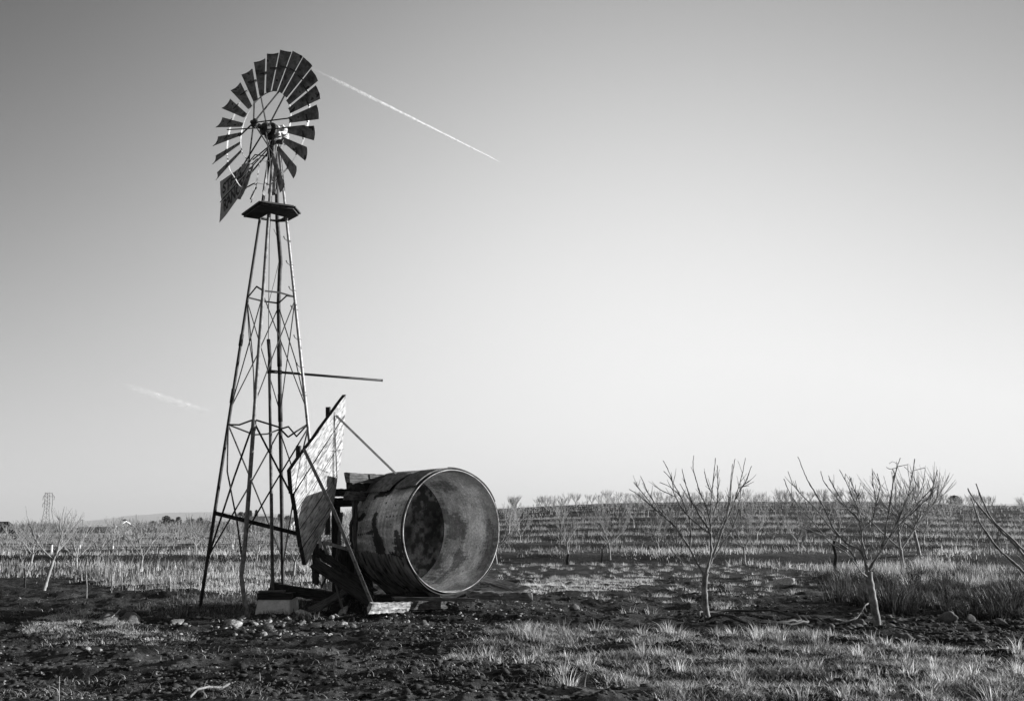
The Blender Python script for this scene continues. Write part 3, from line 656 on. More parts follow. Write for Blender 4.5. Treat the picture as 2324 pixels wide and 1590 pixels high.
ringmesh(TRd - .004, .004, .012, .009, wob=.002).build('rim_band', M_LIP, tank, TM)
ringmesh(TRd + .004, -.05, .01, .02, wob=.003).build('rim_band', M_RUST, tank, TM)
ringmesh(TRd - .03, -TL + .02, .05, .02).build('rim_band', M_RUST, tank, TM)
# dropped outer band under the mouth
ringmesh(TRd + .03, -.10, .012, .10, a0=radians(120), a1=radians(235), wob=.02).build('loose_band', M_RUST, tank, TM)
ringmesh(TRd + .045, -.04, .012, .03, a0=radians(-62), a1=radians(5), wob=.012).build('loose_band', M_RUST, tank, TM)
def corr_sheet(l0, l1, a0, a1, lift, seed, sk=.04, mt=None):
    A, Lq = np.meshgrid(np.radians(np.linspace(a0, a1, 120)), np.linspace(l0, l1, 110))
    r = TRd + .035 + .017 * np.sin(Lq * 2 * pi / .075) + lift * sst(a0 + .6 * (a1 - a0), a1, np.degrees(A)) + .02 * (fbm(A * 2, Lq * 2, 0, 2, seed) - .5)
    A2 = A + .10 * (fbm(Lq * 4, A * .3, 0, 3, seed + 1) - .5) * sst(a0 + .7 * (a1 - a0), a1, np.degrees(A)) + sk * (Lq - l0) + (.10 * (fbm(Lq * 5, A * .3, 2, 3, seed + 2) - .5) * (1 - sst(a0, a0 + .3 * (a1 - a0), np.degrees(A))) if a0 > 0 else 0)
    V = np.stack([-r * np.sin(A2), r * np.cos(A2), -Lq], -1).reshape(-1, 3); n, m = A.shape
    i = (np.arange(n - 1)[:, None] * m + np.arange(m - 1)[None]).ravel(); F = np.stack([i, i + m, i + m + 1, i + 1], -1)
    o = link('corrugated_sheet', np_mesh('corrugated_sheet', V, F, None, True), mt or M_GALVD, tank, TM)
    s = o.modifiers.new('s', 'SOLIDIFY'); s.thickness = .003
M_SKIN = mat('dull_corrugated_skin', .05, .34, 2.2, stretch=(1, 1, 6), rough=.6, bump=.2, bscale=30, spots=(2.5, .6, .015))
corr_sheet(.02, .70, -75, 47, .02, 5, .03); corr_sheet(.88, TL + .03, -70, 51, .03, 9, .02)
corr_sheet(.05, TL - .02, 114, 184, .17, 13, -.06, M_SKIN)
# ================================================================== LOOSE TIMBERS
def beam(name, p, q, w, h, mt, label, cat='beam', group=None, up=(0, 0, 1), seed=0, jagged=.01, parent=None):
    """weathered timber from p to q; w across, h high; ends frayed"""
    p, q = np.array(p), np.array(q); Ln = float(np.linalg.norm(q - p)); r = random.Random(seed); n = 14; V = []; F = []
    for i in range(n + 1):
        x = Ln * i / n; e = 1 if 0 < i < n else .0
        for a, b in ((-1, -1), (0, -1), (1, -1), (1, 0), (1, 1), (0, 1), (-1, 1), (-1, 0)):
            fx = x + (r.uniform(-.05, .05) if not e else 0)
            V.append((fx, a * w / 2 + r.uniform(-1, 1) * jagged, b * h / 2 + r.uniform(-1, 1) * jagged))
    for i in range(n):
        for k in range(8): F.append((i * 8 + k, (i + 1) * 8 + k, (i + 1) * 8 + (k + 1) % 8, i * 8 + (k + 1) % 8))
    F.append(tuple(range(8))); F.append(tuple(n * 8 + k for k in range(8))[::-1])
    o = MB().add(V, F).build(name, mt, parent, frame(p, q, up))
    if parent is None: tag(o, label, cat, group)
    return o
beam('timber_beam', atY(787, 1083, 17.15), atY(935, 1090, 18.9), .12, .19, M_WOODM, 'thick weathered beam with a frayed end, topmost behind the tank')
beam('timber_beam', atY(792, 1102.5, 17.2), atY(850, 1106, 18.2), .14, .145, M_WOODD, 'short dark timber directly under the topmost beam beside the tank', seed=2)
beam('timber_beam', atY(788, 1124, 17.18), atY(850, 1127, 18.1), .13, .165, M_WOODM, 'third timber down in the stack left of the tank', seed=3)
fr_ = empty('timber_stand', tuple(atY(790, 1330, 18.2) * [1, 1, 0]), 'dark wooden stand of posts and cross beams between the plank slab and the tank', 'timber stand')
beam('cross_beam', atY(752, 1117, 17.6), atY(815, 1117.5, 18.3), .1, .15, M_WOODD, '', seed=4, parent=fr_)
beam('cross_beam', atY(745, 1139, 17.55), atY(850, 1140, 18.6), .14, .17, M_WOODD, '', seed=5, parent=fr_)
beam('post', atY(805, 1131, 17.5), atY(812, 1370, 17.9), .1, .1, M_WOODM, '', seed=6, parent=fr_, up=(0, -1, 0))
beam('post', atY(762, 1148, 17.75), atY(764, 1362, 17.7), .17, .07, M_WOODD, '', seed=7, parent=fr_, up=(0, -1, 0))
beam('post', atY(775, 1165, 17.6), atY(762, 1290, 17.6), .055, .05, M_WOODM, '', seed=8, parent=fr_, up=(0, -1, 0))
beam('post', atY(797, 1182, 17.9), atY(797, 1230, 17.9), .06, .06, M_WOODD, '', seed=9, parent=fr_, up=(0, -1, 0))
beam('dark_panel', atY(803, 1236, 18.1), atY(815, 1372, 18.0), .62, .05, M_WOODD, '', seed=10, parent=fr_, up=(0, -1, 0))  # wide dark panel filling the black mass left of the tank
beam('post', atY(716, 1238, 16.9), atY(716, 1324, 16.9), .12, .05, M_WOODD, '', seed=11, parent=fr_, up=(0, -1, 0))
beam('fallen_beam', atY(712, 1276, 16.3), atY(845, 1366, 16.65), .16, .20, M_WOODD, 'heavy rotten beam slanting down to the ground before the tank, the lower of two', seed=12, jagged=.018)
beam('fallen_beam', atY(722, 1252, 16.7), atY(848, 1345, 17.0), .14, .15, M_WOODD, 'rotten beam slanting down before the tank, the upper of two', seed=13, jagged=.018)
beam('fallen_beam', atY(614, 1331, 17.7), atY(766, 1356, 17.4), .14, .19, M_WOODD, 'long dark beam running from the well block towards the tank', seed=14)
beam('plank', atY(708, 1385, 16.5), atY(800, 1333, 17.6), .26, .05, M_WOODM, 'grey plank lying slantwise in the grass under the fallen beams', 'plank', seed=15)
MB().bar(atY(733, 1229, 16.5), atY(803, 1250, 16.9), .06, .012, (0, 0, 1)).build('iron_bar', M_GALVD, wall)
MB().bar(atY(732, 1227, 16.5), atY(742, 1256, 16.6), .05, .012, (1, 0, 0)).build('iron_bar', M_GALVD, wall)
beam('stake', atY(760, 1318, 16.6), atY(776, 1376, 16.4), .04, .045, M_WOODM, 'thin stake propped under the fallen beams', 'stake', seed=16, up=(0, -1, 0), jagged=.004)
beam('stake', atY(729, 1332, 16.8), atY(744, 1302, 17.0), .03, .035, M_WOODD, 'short stick slanting below the upright dark board', 'stick', seed=17, up=(0, -1, 0), jagged=.004)
M_WOODG = mat('grey_bleached_timber', .05, .26, 3, stretch=(1, 9, 9), rough=.9, bump=.7, bscale=9, bdist=.02)
beam('plank', atY(925, 1373, 16.5), atY(1012, 1370, 17.1), .07, .15, M_WOODM, 'dark half-buried plank continuing right of the bleached one', 'plank', seed=28, up=(0, -.2, 1))  # shadowed, buried end of the bleached plank, shade put into darker timber
beam('plank', atY(838, 1379, 15.8), atY(925, 1376, 16.5), .07, .18, M_WOODL, 'bleached plank on edge in the dirt before the tank', 'plank', seed=18, up=(0, -.2, 1))
beam('pole', atY(893, 1357, 16.5), atY(1076, 1360, 16.75), .06, .06, M_WOODM, 'thin pole lying along the foot of the tank', 'pole', seed=19, jagged=.004)
beam('tank_bearer', atY(930, 1352, 17.0), atY(1150, 1340, 18.5), .2, .16, M_WOODD, 'dark bearer timber wedged under the mouth of the tank', seed=20)
beam('tank_bearer', atY(850, 1358, 17.2), atY(1010, 1350, 17.8), .3, .14, M_WOODD, 'dark bearer timber under the stained side of the tank', seed=21)
beam('fallen_beam', atY(1062, 1349, 16.95), atY(1202, 1352, 17.2), .26, .15, M_WOODG, 'squared beam on the ground right of the tank, its sawn end lit', seed=22)
beam('plank', atY(1098, 1313, 18.4), atY(1194, 1341, 17.4), .28, .05, M_WOODG, 'plank leaning onto the squared beam right of the tank', 'plank', seed=23, up=(0, -.5, 1))
# ================================================================== TREES
def crown_limbs(rg, h, spread, trunk=.27, n_sc=4, shoots=5, base_r=.045, twigs=2, lean=0.):
    """bare vase-shaped fruit tree; returns trunk polyline and list of branch polylines with radii, base at the origin"""
    th_ = trunk * h; lx, ly = rg.uniform(-.06, .06) + lean, rg.uniform(-.05, .05)
    tr = [(0, 0, -.1), (0, 0, 0), (lx * .3, ly * .3, th_ * .4), (lx * .8, ly, th_ * .8), (lx, ly, th_)]
    tp = np.array(tr[-1]); limbs = []
    def grow(p, d, L, r0, r1, n, up, jit):
        pts = [p]; d = d / np.linalg.norm(d)
        for _ in range(n):
            d = d + np.array([rg.uniform(-jit, jit), rg.uniform(-jit, jit), up]); d = d / np.linalg.norm(d)
            pts.append(pts[-1] + d * (L / n))
        return pts, list(np.linspace(r0, r1, n + 1))
    a0 = rg.uniform(0, 6.28)
    for k in range(n_sc):
        a = a0 + k * 6.283 / n_sc + rg.uniform(-.4, .4); el = rg.uniform(.55, .95)
        d = np.array([cos(a) * cos(el), sin(a) * cos(el), sin(el)]) * np.array([spread, spread, 1])
        L = h * rg.uniform(.34, .46)
        pts, rad = grow(tp, d, L, base_r * .62, base_r * .36, 5, .06, .13); limbs.append((pts, rad))
        ns = shoots + rg.randint(-1, 1)
        for j in range(ns):
            i = rg.choice((2, 3, 4, 5, 5)); p = pts[i]; dd = pts[i] - pts[i - 1]
            d2 = dd / np.linalg.norm(dd) + np.array([rg.uniform(-.55, .55), rg.uniform(-.55, .55), rg.uniform(0, .5)])
            L2 = (h - p[2]) * rg.uniform(.55, 1.05)
            q, rd = grow(p, d2, L2, base_r * .26, base_r * .10, 6, .09, .07); limbs.append((q, rd))
            for _ in range(twigs):
                m = rg.randint(1, 4); d3 = (q[m + 1] - q[m]); d3 = d3 / np.linalg.norm(d3) + np.array([rg.uniform(-.9, .9), rg.uniform(-.9, .9), rg.uniform(0, .4)])
                q2, r2 = grow(q[m], d3, h * rg.uniform(.10, .24), base_r * .14, base_r * .08, 3, .08, .06); limbs.append((q2, r2))
    return tr, [base_r * 1.5, base_r * 1.25, base_r, base_r * .95, base_r * .95], limbs
def tubes_np(limbs, n):
    """many tubes as numpy arrays"""
    V = []; F = []; b = 0
    for pts, rad in limbs:
        P = np.array(pts, float); m = len(P); T = np.gradient(P, axis=0); T /= np.linalg.norm(T, axis=1)[:, None] + 1e-9
        a = np.cross(T[0], [.31, .83, .46]); a /= np.linalg.norm(a)
        A = a[None] - T * (T @ a)[:, None]; A /= np.linalg.norm(A, axis=1)[:, None] + 1e-9; C = np.cross(T, A)
        an = np.arange(n) * 2 * pi / n; R_ = np.array(rad)[:, None, None]
        V.append((P[:, None] + (A[:, None] * np.cos(an)[None, :, None] + C[:, None] * np.sin(an)[None, :, None]) * R_).reshape(-1, 3))
        i = (b + np.arange(m - 1)[:, None] * n + np.arange(n)[None]).ravel(); j = (b + np.arange(m - 1)[:, None] * n + (np.arange(n)[None] + 1) % n).ravel()
        F.append(np.stack([i, j, j + n, i + n], -1)); b += m * n
    return np.concatenate(V), np.concatenate(F)
def knobbly(pts, rad, rg, step=.05, amp=.35):
    """resample a branch and give it buds"""
    P = np.array(pts, float); s = np.concatenate([[0], np.cumsum(np.linalg.norm(np.diff(P, axis=0), axis=1))]); L = s[-1]; n = max(3, int(L / step)); t = np.linspace(0, L, n)
    # smooth curve through the points
    Q = np.stack([np.interp(t, s, P[:, k]) for k in range(3)], -1)
    for _ in range(2):
        Q[1:-1] = .5 * Q[1:-1] + .25 * (Q[:-2] + Q[2:])
    R_ = np.interp(t, s, rad); R_ = R_ * np.array([1 + (amp if rg.random() < .4 else 0) * rg.random() * 1.6 for _ in t])
    Q += np.array([[rg.uniform(-.004, .004) for _ in range(3)] for _ in t])
    return Q, R_
def add_tree(name, loc, label, tr, trr, limbs, group=None, nside=6, knob=True, rg=None, bark=None):
    t = empty(name, loc, label, 'tree', group)
    W = Matrix.Translation(loc)
    tl = [knobbly(tr, trr, rg, .06, .12)] if knob else [(tr, trr)]
    V, F = tubes_np(tl, 10 if knob else 6); link('trunk', np_mesh('trunk', V, F, None, True), bark or M_BARK, t, W)
    lb_ = [knobbly(p, r, rg) for p, r in limbs] if knob else limbs
    V, F = tubes_np(lb_, nside); link('crown', np_mesh('crown', V, F, None, True), bark or M_BARK, t, W)
    return t
# --- the two near trees and the tree at the right edge, limbs traced one by one
def traced(base, basY, tofn, trunk, trr, limbs, label, seed, dscale=.5, extra=7):
    rg = random.Random(seed); b = atY(*base, basY); b[2] = gz(b[0], b[1]); L = []
    tr = [atY(*tofn(*p), basY + dy) - b for p, dy in trunk]; tr[0][2] = -.08
    for pts, r0, r1 in limbs:
        fan = rg.uniform(-1, 1) * dscale; n = len(pts); Pt = []
        d0 = pts[0][2] if len(pts[0]) > 2 else None
        for i, p in enumerate(pts):
            y0 = p[2] if len(p) > 2 else fan * (i / (n - 1)) ** .8
            Pt.append(atY(*tofn(p[0], p[1]), basY + y0) - b)
        rad = list(np.linspace(r0 * .85, max(r1 * .95, .0055), n)); L.append((Pt, rad))
        for _ in range(extra if r0 > .0085 else 0):
            s = rg.uniform(.2, .82); k = min(int(s * (n - 1)), n - 2); f = s * (n - 1) - k; p = Pt[k] * (1 - f) + Pt[k + 1] * f; d = Pt[k + 1] - Pt[k]; d /= np.linalg.norm(d)
            d = d + np.array([rg.uniform(-.8, .8), rg.uniform(-.8, .8), rg.uniform(0, .3)]); d /= np.linalg.norm(d); ln = rg.uniform(.05, .26)
            L.append(([p, p + d * ln * .5, p + d * ln + np.array([0, 0, ln * .12])], [.0055, .0042, .003]))
    return add_tree('orchard_tree', tuple(b), label, tr, trr, L, 'bare orchard trees', 6, True, rg)
k4 = lambda x, y: (1113.2 + .2664 * x, 998.3 + .2664 * y)
k5 = lambda x, y: (1718.1 + .2664 * x, 998.3 + .2664 * y)
traced((1605, 1395), 15.9, k4, [((1850, 1500), 0), ((1830, 1420), 0), ((1818, 1300), 0), ((1822, 1200), 0), ((1832, 1130), 0)], [.062, .055, .05, .05, .055], [
    ([(1818, 1150), (1740, 1010), (1690, 910), (1560, 720), (1400, 590), (1290, 490), (1180, 415)], .028, .007),
    ([(1400, 590), (1320, 480), (1260, 410), (1220, 355)], .012, .006),
    ([(1560, 720), (1440, 600), (1340, 450), (1275, 305)], .014, .006),
    ([(1832, 1140), (1880, 950), (1870, 780), (1780, 640), (1700, 500), (1650, 340), (1630, 245)], .026, .006),
    ([(1870, 800), (1740, 700), (1640, 600), (1560, 460), (1540, 310), (1470, 175)], .018, .006),
    ([(1695, 910), (1705, 800), (1690, 660), (1620, 480), (1530, 320), (1475, 265)], .016, .006),
    ([(1880, 860), (1870, 720), (1872, 560), (1890, 400), (1915, 150)], .018, .006),
    ([(1868, 700), (1840, 580), (1780, 440), (1720, 240), (1728, 130)], .014, .006),
    ([(1840, 1120), (1890, 1000), (1950, 830), (2000, 680), (2040, 540), (2050, 340), (2080, 160)], .026, .006),
    ([(1990, 720), (2050, 600), (2090, 480), (2140, 300), (2170, 150)], .015, .006),
    ([(2090, 500), (2120, 420), (2170, 370), (2220, 220)], .01, .006),
    ([(1900, 1000), (1980, 870), (2060, 750), (2110, 620)], .014, .008),
    ([(1895, 640), (1930, 520), (1935, 400), (1930, 210)], .012, .006),
    ([(1740, 1050), (1640, 1040), (1540, 940), (1480, 840), (1340, 790), (1200, 770)], .010, .006),
    ([(1880, 860), (1820, 640), (1700, 520), (1610, 370)], .012, .006),
    ([(1920, 820), (2000, 650), (2020, 560), (2060, 200)], .012, .006),
    ([(1890, 470), (1850, 380), (1820, 270)], .009, .006), ([(1570, 480), (1460, 430), (1390, 385)], .009, .006), ([(1600, 460), (1520, 390), (1440, 360)], .008, .005), ([(2080, 640), (2130, 480), (2120, 400), (2200, 385)], .009, .005)],
    'bare young tree beside the ring of black hose, widest crown against the sky', 3, .55)
traced((1987, 1416), 14.9, k5, [((1030, 1590), 0), ((1000, 1440), 0), ((975, 1300), 0), ((950, 1180), 0), ((948, 1120), 0)], [.066, .06, .058, .058, .06], [
    ([(950, 1160), (915, 1020), (880, 930), (760, 880), (650, 760), (560, 560), (420, 330), (345, 140)], .026, .006),
    ([(700, 830), (600, 720), (480, 560), (380, 470), (300, 380), (262, 265)], .014, .006),
    ([(820, 1010), (720, 930), (620, 880), (480, 700), (380, 600), (280, 460), (225, 330)], .014, .006),
    ([(930, 1010), (890, 860), (885, 760), (860, 660), (700, 520), (560, 350), (540, 262)], .018, .006),
    ([(890, 700), (780, 600), (700, 480), (640, 380), (605, 300)], .012, .006),
    ([(885, 660), (830, 520), (770, 380), (700, 250)], .012, .006),
    ([(885, 560), (850, 470), (810, 380), (785, 308)], .010, .006),
    ([(955, 1100), (1000, 1020), (1050, 950), (1085, 820), (1100, 700), (1140, 520), (1160, 300)], .028, .006),
    ([(1060, 930), (1130, 820), (1190, 700), (1250, 560), (1290, 450), (1340, 160)], .018, .006),
    ([(1100, 860), (1200, 730), (1290, 640), (1400, 500), (1480, 420), (1545, 390)], .014, .006),
    ([(960, 780), (990, 640), (1010, 560), (1050, 380), (1020, 285)], .011, .006),
    ([(1120, 580), (1150, 400), (1190, 230), (1217, 150)], .012, .006),
    ([(1300, 640), (1400, 540), (1480, 470), (1530, 255)], .012, .006),
    ([(850, 1050), (800, 950), (740, 900), (600, 820), (480, 780), (350, 730)], .012, .006),
    ([(960, 1180), (880, 1120), (820, 1030), (740, 940)], .014, .008),
    ([(960, 1380), (920, 1400), (860, 1500), (760, 1545), (660, 1520)], .014, .007),
    ([(900, 760), (1000, 650), (1010, 500), (980, 350), (978, 240)], .010, .006),
    ([(1190, 235), (1130, 250), (1098, 230)], .007, .005), ([(1190, 200), (1150, 180), (1126, 198)], .007, .005), ([(1195, 225), (1285, 205)], .007, .005),
    ([(1310, 280), (1250, 225)], .007, .005), ([(1320, 260), (1425, 235)], .007, .005), ([(1200, 700), (1340, 560), (1370, 420), (1368, 350)], .010, .006)],
    'bare young tree with a forked scarred trunk in the tall grass by the cobbles', 7, .55)
traced((2440, 1432), 13.6, k5, [((2710, 1640), 0), ((2700, 1500), 0), ((2660, 1340), 0)], [.07, .06, .055], [
    ([(2660, 1340), (2450, 1230), (2271, 1130), (2150, 1010), (2050, 930), (1960, 800), (1890, 700), (1820, 490)], .03, .009),
    ([(2660, 1340), (2450, 1150), (2271, 985), (2190, 880), (2080, 780), (1920, 600), (1840, 500), (1790, 410)], .03, .009),
    ([(2450, 1130), (2300, 970), (2160, 830), (2000, 680), (1930, 540), (1860, 370)], .022, .009),
    ([(2700, 1340), (2720, 1000), (2640, 700), (2620, 400)], .03, .009), ([(2400, 1100), (2300, 1060), (2180, 950), (2080, 900)], .008, .005)],
    'bare tree reaching in from the right edge with three long knobbly limbs', 9, .3, 0)
# --- middle-distance trees set where the photograph has them: (x, base y, top y, seed, label)
MID = [(98.6, 1341, 1165, 1, 'leaning bare tree nearest on the left, pale trunk in dark soil'), (173, 1298, 1195, 2, 'bare tree just right of the nearest left tree'), (225, 1269, 1195, 3, 'small bare tree before the long white roof'),
       (318, 1301, 1172, 4, 'bare tree left of the windmill, straight pale trunk between two strips'), (68.7, 1293, 1190, 5, 'bushy bare tree behind the nearest left tree, partly masked by it'), (442, 1274, 1180, 6, 'crooked bare tree just left of the tower leg'),
       (581, 1281, 1200, 7, 'small bare tree seen between the two front tower legs'), (666.6, 1305, 1195, 8, 'bare tree seen between the rear tower leg and the plank slab'), (478, 1266, 1185, 9, 'bare tree cut by the left tower leg'),
       (1384, 1279, 1140, 10, 'bare tree by the hose line, left of the wide hose-ring tree'), (1499, 1258, 1165, 11, 'slim bare tree seen through the left limbs of the hose-ring tree'), (1288, 1272, 1165, 12, 'bare tree with dark wrapped foot right of the tank'),
       (1320, 1236, 1160, 13, 'small bare tree in the second row right of the tank'), (1208, 1235, 1170, 14, 'second bare tree out from the tank rim, small and upright'), (1176, 1229, 1172, 15, 'small leaning bare tree close to the tank rim'),
       (1690, 1281, 1150, 16, 'bare tree right behind the hose-ring tree'), (1127, 1283, 1155, 17, 'bare tree half hidden by the rim of the tank'), (1485, 1225, 1160, 18, 'small bare tree behind the slim one, in the third row'),
       (1230, 1215, 1165, 19, 'small far bare tree on the slope right of the tank'), (1775, 1250, 1165, 20, 'small round-crowned bare tree left of the forked-trunk tree'), (2051, 1310, 1075, 21, 'bare tree with dark cut trunk behind the tall grass clump'),
       (2087, 1274, 1050, 22, 'tall bare tree with a thick low fork behind the tall grass'), (2107, 1243, 1065, 23, 'bare tree with a white-painted spot on its trunk'), (2132, 1211, 1100, 24, 'bare tree leading the row that climbs the slope at right'),
       (1905, 1235, 1130, 25, 'bare tree behind the crown of the forked-trunk tree, left side'), (1990, 1225, 1120, 26, 'bare tree behind the crown of the forked-trunk tree, right side'), (529, 1254, 1178, 27, 'bare tree with a pale guard between tower braces'), (256, 1250, 1190, 28, 'small bare tree with pale guard left of the windmill')]
for x, by, ty, sd, lb in MID:
    rg = random.Random(sd * 13 + 1); Y = float(ygnd(by)); p = atY(x, by, Y); z = gz(p[0], p[1])
    if Y > 38:                       # the berms lift the ground a little: walk to where the ray meets it
        for _ in range(6): q = atZ(x, by, z + .0); Y = q[1]; z = gz(q[0], q[1])
        p = atY(x, by, Y)
    hgt = float(atY(x, ty, Y)[2] - z)
    tr, trr, limbs = crown_limbs(rg, hgt * 1.0, 1.0, .27, rg.choice((3, 4, 4)), 6, .042 * max(1, hgt / 2.4), 3, rg.uniform(-.1, .1))
    if x < 150 and by > 1330: tr = [(0, 0, -.1), (0, 0, 0), (.06, 0, .3), (.13, 0, .62), (.17, 0, .8)]; limbs = [([np.array(q) - np.array(limbs[0][0][0]) + np.array([.17, 0, .8]) if True else q for q in P], R_) for P, R_ in limbs]
    add_tree('orchard_tree', (p[0], p[1], z), lb, tr, trr, limbs, 'bare orchard trees', 4, Y < 30, rg, M_BARKM)
# --- the rest of the orchard: rows on the plain and over the hill
def orchard():
    rg = random.Random(77); pts = []
    fixed = []
    for o in D.objects:
        if o.name.startswith('orchard_tree'): fixed.append((o.location.x, o.location.y))
    for row in range(5, 50):
        yr = row * 6.2 + 1.2
        for k in range(-70, 90):
            x = k * 4.6 + (row % 2) * .4 + rg.uniform(-.35, .35); y = yr - .06 * x + rg.uniform(-.3, .3)
            a = x / y
            if abs(a) > .66 or y < 40: continue
            if -.12 < a < .0 and y < 60: continue
            if a > -.03 and y > 178: continue
            if .02 < (a - .035 - .0002 * y) < .05 and y > 55 and y < 130: continue   # headland track up the slope
            if .56 < a < .585 and y > 60: continue
            if y > 280: continue
            if y > 112 and (-.515 < a < -.455 or a < -.565): continue
            if rg.random() < (.36 if a < -.08 and y < 150 else .1): continue
            if min(((x - u) ** 2 + (y - v) ** 2 for u, v in fixed), default=99) < 9: continue
            pts.append((x, y))
    pts.sort(key=lambda p: p[0] ** 2 + p[1] ** 2)
    var = []; varf = []
    for sd in range(8):
        r2 = random.Random(500 + sd); tr, trr, limbs = crown_limbs(r2, 2.1, .9, .28, 4, 6, .042, 1)
        limbs = [(P, [max(r, .010) for r in R_]) for P, R_ in limbs]
        V2_, F2_ = tubes_np([(tr, [q * 1.5 for q in trr])] + [(P[::2] if len(P) > 4 else P, [max(r, .009) * 1.05 for r in (R_[::2] if len(P) > 4 else R_)]) for P, R_ in limbs], 3); varf.append((None, V2_, F2_))
        V, F = tubes_np([(tr, trr)] + limbs, 3); me = np_mesh('orchard_tree', V, F, None, True); me.materials.append(M_BARKM); var.append((me, V, F))
    near = pts[:265]; rest = pts[265:]
    near = [(x, y, int(round((y + .06 * x - 1.2) / 6.2))) for x, y in near]; ords = {}
    for side in (0, 1):
        rws = sorted({r for x, y, r in near if (x / y < -.08) == (side == 0)})
        for i, r in enumerate(rws):
            for j, q in enumerate(sorted(q for q in near if q[2] == r and (q[0] / q[1] < -.08) == (side == 0))): ords[q] = (i, j)
    ORD = ['first', 'second', 'third', 'fourth', 'fifth', 'sixth', 'seventh', 'eighth', 'ninth', 'tenth', 'eleventh', 'twelfth', 'thirteenth', 'fourteenth', 'fifteenth', 'sixteenth'] + ['%dth' % i for i in range(17, 80)]
    for x, y, rw in near:
        me = var[rg.randrange(8)][0]; o = D.objects.new('orchard_tree', me); COL.objects.link(o)
        o.location = (x, y, gz(x, y)); s = rg.uniform(.82, 1.15); o.scale = (s, s, s * rg.uniform(.9, 1.1)); o.rotation_euler = (0, 0, rg.uniform(0, 6.28))
        i_, j_ = ords[(x, y, rw)]; lf = x / y < -.08
        tag(o, 'small bare tree, %s from the left in the %s orchard row %s' % (ORD[j_], ORD[i_], 'on the flat field' if lf else 'up the slope'), 'tree', 'far trees on the flat field' if lf else 'far trees on the slope')
    VV = []; FF = []; b = 0
    for x, y in rest:
        _, V, F = varf[rg.randrange(8)]; s = rg.uniform(.75, 1.15) * (1.2 if x / y < -.08 else .92); a = rg.uniform(0, 6.28); c, q = cos(a), sin(a)
        W = np.stack([V[:, 0] * c - V[:, 1] * q, V[:, 0] * q + V[:, 1] * c, V[:, 2]], -1) * s
        # fewer limbs far off
        W = W + np.array([x, y, gz(x, y)]); VV.append(W); FF.append(F + b); b += len(W)
    print('orchard', len(near), len(rest), b)
    o = link('far_orchard', np_mesh('far_orchard', np.concatenate(VV), np.concatenate(FF)), M_BARKF)
    tag(o, 'distant mass of bare orchard trees along the skyline', 'orchard', kind='stuff')
orchard()
# ================================================================== GRASS
def grass(name, P, h, w, yaw, lean, tone, mt, label, segs=3, curl=1.0):
    """P (n,3) roots; each blade a bent tapering ribbon"""
    n = len(P); dx, dy = np.cos(yaw), np.sin(yaw); sx_, sy_ = -dy, dx
    ts = np.linspace(0, 1, segs + 1); V = []
    for t in ts:
        off = lean * h * (t ** (1 + curl)); z = h * (t - .35 * lean * t ** 2)
        cx_, cy_ = P[:, 0] + dx * off, P[:, 1] + dy * off; cz = P[:, 2] + z
        ww = w * .5 * (1 - t ** 2) if t < 1 else 0 * w
        if t < 1:
            V.append(np.stack([cx_ - sx_ * ww, cy_ - sy_ * ww, cz], -1)); V.append(np.stack([cx_ + sx_ * ww, cy_ + sy_ * ww, cz], -1))
        else: V.append(np.stack([cx_, cy_, cz], -1))
    k = 2 * segs + 1; V = np.stack(V, 1).reshape(-1, 3); b = np.arange(n) * k
    F4 = np.concatenate([np.stack([b + 2 * s, b + 2 * s + 1, b + 2 * s + 3, b + 2 * s + 2], -1) for s in range(segs - 1)]) if segs > 1 else None
    F3 = np.stack([b + 2 * segs - 2, b + 2 * segs - 1, b + 2 * segs], -1)
    me = np_mesh(name, V, F4, F3, False, {'tone': np.repeat(tone, k)})
    o = link(name, me, mt); tag(o, label, 'grass', kind='stuff'); return o
M_GR = grass_mat('straw_pale_grass', .03, .95)
M_GRD = grass_mat('green_grass', .012, .95)
M_GRT = grass_mat('tall_shaded_grass', .01, .26)  # shade on the front clumps put into a darker blade colour
M_GRB = grass_mat('sunlit_stubble', .4, .95)  # lit patches: sunlight put into a paler blade colour
R0 = np.random.RandomState(3)
def field_grass():
    rs = R0; rows = []
    for y0, y1, dens, hh_, w in ((16, 26, 300, .15, .010), (26, 45, 120, .24, .018), (45, 90, 42, .26, .026), (90, 210, 7, .30, .07)):
        n = int(dens * (y1 ** 2 - y0 ** 2) * .68); y = np.sqrt(rs.uniform(y0 ** 2, y1 ** 2, n)); x = y * rs.uniform(-.68, .68, n)
        fm = field_mask(x, y); sp = strip(x, y) * sst(24, 34, y)
        cl = fbm(x * .9, y * .9, 0, 3, 15); clump = sst(.36, .58, cl)
        keep = rs.rand(n) < fm * (1 - .75 * sp) * (.15 + .85 * clump) * (.2 + .8 * sst(.30, .44, fbm(x * .22, y * .42, 8, 3, 44)))
        if y0 >= 90: keep &= (hill_h(x, y) > -9) & ((y < 156) | (x < 0))
        x, y, cl = x[keep], y[keep], clump[keep]; m = len(x)
        sk = sp[keep]; h = hh_ * rs.uniform(.4, 1.25, m) * (.3 + 1. * cl) * (1 - .5 * sk); tall = rs.rand(m) < .02; h = np.where(tall, h * 1.8, h)
        rows.append((np.stack([x, y, H(x, y) - .02], -1), h, w * rs.uniform(.6, 1.4, m), rs.uniform(0, 6.28, m), rs.uniform(.1, .7, m), np.clip(rs.uniform(0, 1, m) ** 2.1 * 1.25 * (.3 + .5 * cl + 1.9 * sst(.42, .66, fbm(x * .3, y * .5, 3, 3, 19))) * (1 - .8 * sk), 0, 1) if y0 < 45 else np.clip(.28 + .35 * rs.rand(m) * (1 - .6 * sk), 0, 1), 2 if y0 < 45 else 1))  # strip blades darkened: unlit grass put into the tone
    for r in rows:
        grass('field_grass', *r[:6], M_GR, 'pale sunlit grass between the orchard rows', segs=r[6])
